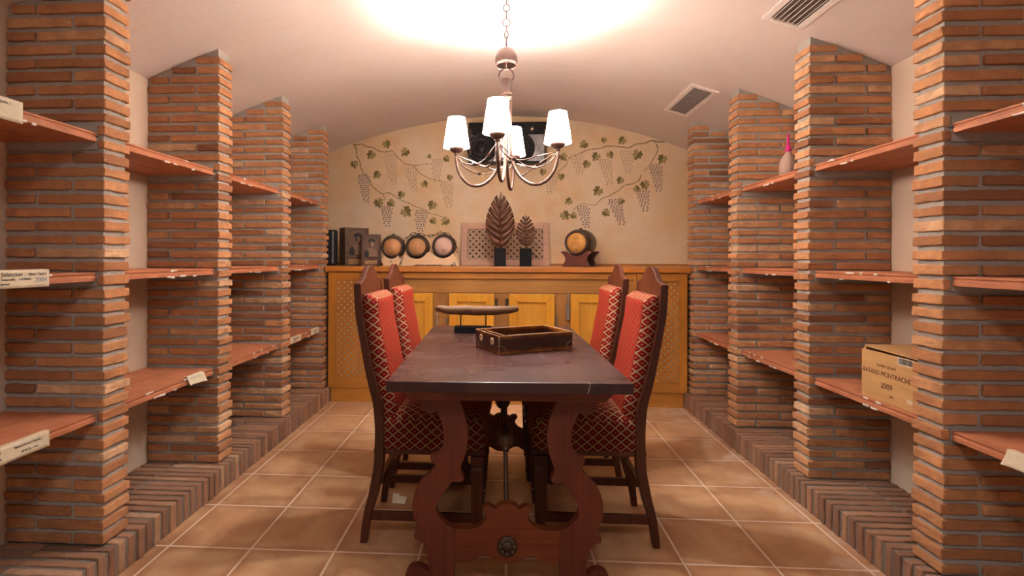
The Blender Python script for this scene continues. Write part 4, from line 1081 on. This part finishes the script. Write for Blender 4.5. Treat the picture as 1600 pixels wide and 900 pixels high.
# ------------------------------------------------------------------ on the table
ZT = .7615
tr = empty('leather_tray', (-.019, 1.945, ZT), 'shallow glossy dark brown leather box with burnished gold edges lying on the table', 'tray')
tr.rotation_euler = (0, 0, math.atan2(.155, .303))
L1, L2, hh, th = .338, .222, .070, .006
B('front_side', M_LEATHER, tr, 0, L1, 0, th, 0, hh, .0012); B('back_side', M_LEATHER, tr, 0, L1, L2-th, L2, 0, hh, .0012)
B('end_side', M_LEATHER, tr, 0, th, th, L2-th, 0, hh, .0012); B('end_side', M_LEATHER, tr, L1-th, L1, th, L2-th, 0, hh, .0012)
B('bottom', M_LEATHER, tr, th, L1-th, th, L2-th, 0, .005, 0)
B('inner_divider', M_LEATHER, tr, .035, .040, th, L2-th, .005, hh-.004, .001)
B('inner_lining', M_LEATHER, tr, .04, L1-.012, th+.004, th+.009, .005, hh-.001, .001)
pp = MB()
for a, b in (((.0, 0, hh), (L1, 0, hh)), ((0, 0, hh), (0, L2, hh)), ((L1, 0, hh), (L1, L2, hh)), ((0, L2, hh), (L1, L2, hh)), ((.0375, th, hh-.003), (.0375, L2-th, hh-.003)), ((0, 0, 0.001), (0, 0, hh)), ((.04, th+.006, hh), (L1-.01, th+.006, hh))):
    pp.tube([a, b], .0009, 6)
pp.build('edge_stitching', plain('pale_edge_thread', (.55, .38, .22), .5), tr)['label'] = 'pale stitched edging'
for y in (.06, .165):
    M = Matrix.Translation((0, y, .042)) @ Matrix.Rotation(-PI/2, 4, 'Y')
    g = MB(); g.lathe([(.004, .001), (.0145, .0), (.0155, .002), (.011, .004), (.005, .003)], 20, M, closed=True); g.build('eyelet', plain('bone_eyelet', (.60, .42, .26), .4), tr)
for (cx, cz, s_) in ((0, 0, 1), (L1, 0, -1)):
    g = MB(); g.tube([(cx+s_*.032*math.cos(k*PI/20), -.0008, cz+.001+.032*math.sin(k*PI/20)) for k in range(11)], .0008, 5); g.build('corner_seam', M_GOLDM, tr)
    g = MB(); g.tube([(-.0008, (0.0+.032*math.cos(k*PI/20)) if s_ > 0 else L2-.032*math.cos(k*PI/20), .001+.032*math.sin(k*PI/20)) for k in range(11)], .0008, 5); g.build('corner_seam', M_GOLDM, tr)
bw = empty('driftwood_bowl', (-.155, 2.52, ZT), 'long shallow driftwood bowl raised on two thin rods and a black block', 'sculpture')
B('base_block', M_SLATE, bw, -.092, .092, -.032, .032, 0, .030, .0015)
for x in (-.063, .064): MB().tube([(x, 0, .029), (x, 0, .092)], .0035, 8).build('rod', M_IRON, bw)
hull = MB(); nx_, na = 24, 12; vs = []
for shell in (0, 1):
    for i in range(nx_+1):
        t = i/nx_; x = -.190+.417*t-.0; e = math.sin(PI*min(1, max(0, (t*.96+.02))))**.26; 
        w_ = .045*e*(1-.10*t)-(.009 if shell else 0); dp = .044*e-(.009 if shell else 0); zt = .128+.002*t+.005*noise.noise(Vector((t*9, 0, 0)))
        for k in range(na+1):
            a = PI*k/na
            vs.append((x+(.0), -max(.002, w_)*math.cos(a), zt-max(.001, dp)*math.sin(a)**.6+.002*noise.noise(Vector((x*25, k, 0)))))
W = na+1; o_ = W*(nx_+1); fs = []
for sh in (0, 1):
    for i in range(nx_):
        for k in range(na): fs.append((sh*o_+i*W+k, sh*o_+i*W+k+1, sh*o_+(i+1)*W+k+1, sh*o_+(i+1)*W+k))
for i in range(nx_):
    for k in (0, na): fs.append((i*W+k, (i+1)*W+k, o_+(i+1)*W+k, o_+i*W+k))
for i in (0, nx_):
    for k in range(na): fs.append((i*W+k, i*W+k+1, o_+i*W+k+1, o_+i*W+k))
hull.add(vs, fs, .5, True); hull.build('bowl', M_DRIFT, bw)

# ------------------------------------------------------------------ on the shelves
cr = empty('wine_crate', (1.452, 1.84, .5855), 'pine wine crate with printed lettering on the right low shelf', 'crate')
Lc, Dc, Hc = .292, .30, .192
B('front_board', M_CRATE, cr, 0, .009, 0, Lc, 0, Hc-.006, .0012); B('back_board', M_CRATE, cr, Dc-.009, Dc, 0, Lc, 0, Hc-.006, .0012)
B('end_board', M_CRATE, cr, .009, Dc-.009, 0, .010, 0, Hc-.006, .0012); B('end_board', M_CRATE, cr, .009, Dc-.009, Lc-.010, Lc, 0, Hc+.002, .0012)
B('bottom_board', M_CRATE, cr, .009, Dc-.009, .01, Lc-.01, 0, .007, 0)
lid = B('lid', M_CRATE, cr, 0, Dc, 0, Lc-.012, 0, .007, .001); lid.location = (0.004, 0, Hc-.002); lid.rotation_euler = (.026, 0, 0)
def crate_text(body, size, y, z, sx=1.0, mat=M_INK): text(body, size, frame_M((-.0006, y-1.84, z-.5855), (0, -1, 0), (0, 0, 1)), mat, cr, 'printed_lettering', .0003, 'CENTER', sx)
M_BRAND = plain('branded_brown_ink', (.16, .065, .025), .7)
crate_text('BATARD MONTRACHET', .026, 1.996, .692, .90, M_BRAND); crate_text('2009', .030, 1.998, .648, 1.0, M_BRAND)
crate_text('OLIVIER LEFLAIVE', .014, 2.0, .722, .9, M_BRAND); crate_text('CRU', .011, 1.975, .615, 1.0, M_BRAND)
bs = B('barcode_sticker', plain('white_sticker', (.78, .74, .66), .6), cr, -.0008, .0004, 1.872-1.84, 1.944-1.84, .745-.5855, .772-.5855, 0)
bar = MB(); yy = .036; rb_ = random.Random(3)
while yy < .100:
    w_ = rb_.choice((.0008, .0014, .002)); bar.box(-.0012, -.0008, yy, yy+w_, .163, .184); yy += w_+rb_.choice((.001, .0018))
bar.build('bars', M_INK, bs)
MB().box(-.0006, .0002, .035, .06, .028, .042).build('torn_sticker', M_PAPER, cr)

sp = empty('spray_bottle', (1.505, 2.765, SHELF_Z[0]), 'cloudy plastic bottle with a magenta nozzle on the right top shelf', 'bottle')
g = MB(); g.lathe([(0, 0), (.038, .0), (.042, .006), (.043, .05), (.040, .08), (.029, .105), (.014, .125), (.012, .138), (0, .138)], 32); g.build('bottle_body', M_BOTTLE, sp)
B('embossed_label', M_BOTTLE, sp, -.016, .016, -.0445, -.039, .035, .07, .004)
g = MB(); g.lathe([(.014, .132), (.0155, .134), (.0155, .152), (.011, .158), (.008, .18), (.0045, .222), (.0025, .232), (0, .233)], 20); g.build('nozzle', M_PINK, sp)['label'] = 'magenta pointed nozzle'

def shelf_label(x, y0, y1, z0, z1, sx, lab, lines, curl=.0, tilt=0.0):
    """paper card hung over a shelf's front edge; y0..y1 along the shelf"""
    r = empty('paper_label', (x, (y0+y1)/2, z1), lab, 'label', 'handwritten and printed labels on the shelf edges')
    n, mrow = 16, 6; vs = []; L = y1-y0; H = z1-z0; nrm = -sx
    for i in range(n+1):
        for k in range(mrow+1):
            u = -L/2+L*i/n; v = -H*k/mrow
            off = .0016+curl*(max(0, abs(u/(L/2))-.45)**2)*(k/mrow)+curl*.25*(k/mrow)**2
            vs.append((nrm*off, u, v+tilt*u))
    W_ = mrow+1
    m_ = MB(); m_.add(vs, [(i*W_+k, i*W_+k+1, (i+1)*W_+k+1, (i+1)*W_+k) for i in range(n) for k in range(mrow)], .5, True)
    # fold lying on the shelf top
    m_.add([(nrm*.0016, -L/2, -tilt*L/2), (nrm*.0016, L/2, tilt*L/2), (-nrm*.014, L/2, .0014), (-nrm*.014, -L/2, .0014)], [(0, 1, 2, 3)])
    o = m_.build('card', M_PAPER, r, fix=False); s_ = o.modifiers.new('thick', 'SOLIDIFY'); s_.thickness = .0006; s_.offset = 0
    bd = MB()
    if L > .1: bd.box(min(nrm*.0022, nrm*.0026), max(nrm*.0022, nrm*.0026), -L/2+.008, L/2-.008, -H+.006, -H+.0067); bd.build('printed_rule', M_INKLINE, r)
    for (body, size, u, v, mt, sxx) in lines:
        # reading direction: left side reads towards +y, right side towards -y
        xd = (0, 1, 0) if sx < 0 else (0, -1, 0)
        text(body, size, frame_M((nrm*.0026, u, v), xd, (0, 0, 1)), mt, r, 'lettering', .0002, 'CENTER', sxx)
xf = AX+.029
shelf_label(-xf, 1.18, 1.424, 1.528, 1.592, -1, 'cream label cut by the left edge on the top left shelf, reading Spain', [('Seleccion', .017, -.05, -.014, M_INK, 1.0), ('( Spain )', .013, .062, -.014, M_INK, 1.0), ('% Merlot', .010, .01, -.032, M_INK, 1.0), ('% Cabernet', .010, -.05, -.046, M_INK, 1.0)])
shelf_label(-xf, 1.30, 1.512, 1.041, 1.094, -1, 'cream label on the middle left shelf with 2004 pencilled on it', [('ico Seleccion', .017, -.028, -.013, M_INK, 1.0), ('Ribera  ( Spain )', .010, .066, -.013, M_INK, .9), ('% Tempranillo     5 % Merlot', .0095, -.005, -.027, M_INK, .9), ('% Cabernet', .0095, -.042, -.040, M_INK, .9), ('2004', .020, .078, -.031, M_BLUEINK, 1.0)])
shelf_label(-xf, 1.25, 1.515, .538, .5865, -1, 'long cream label with cursive print on the low left shelf at the picture edge', [('on  2005', .013, -.045, -.014, M_INK, 1.0), ('Ribera Duero ( España )', .010, .062, -.014, M_INK, .9), ('% Tempranillo', .010, -.045, -.032, M_INK, .9), ('10 % Cabernet', .010, .065, -.032, M_INK, .9)])
shelf_label(-xf, 2.205, 2.335, .548, .588, -1, 'torn cream label curling off the low left shelf before the second pillar', [('Tempranillo', .010, .01, -.016, M_INK, .9)], curl=.035, tilt=-.06)
shelf_label(-xf, 3.303, 3.493, .548, .589, -1, 'small cream label on the far low left shelf, the nearer of its two', [('Seleccion  2005', .014, 0, -.013, M_INK, 1.0), ('% Tempranillo', .010, -.02, -.028, M_INK, 1.0)])
shelf_label(-xf, 3.668, 3.835, .551, .594, -1, 'small cream label on the far low left shelf, the one next to the last pillar', [('Rioja  2004', .016, 0, -.014, M_INK, 1.0), ('% Graciano', .010, 0, -.029, M_INK, 1.0)])
shelf_label(xf, 1.36, 1.517, .548, .592, 1, 'curled cream label on the low right shelf at the picture edge', [('Cabernet', .012, -.02, -.014, M_INK, 1.0)], curl=.035, tilt=.03)

# ------------------------------------------------------------------ scrap on the floor
pc = empty('crumpled_paper', (-.482, 2.30, 0), 'small folded scrap of white paper lying on the floor under the left chairs', 'paper scrap')
g = MB(); g.add([(-.032, 0, .002), (.03, -.008, .002), (.034, .01, .028), (.004, .014, .03), (.0, .012, .040), (-.032, .018, .042), (-.034, .03, .003), (.032, .026, .003)], [(0, 1, 2, 3), (0, 3, 4, 5), (0, 5, 6), (2, 7, 6, 5, 4, 3), (1, 7, 2), (0, 6, 7, 1)])
g.build('sheet', M_PAPER, pc, bevel=.001)
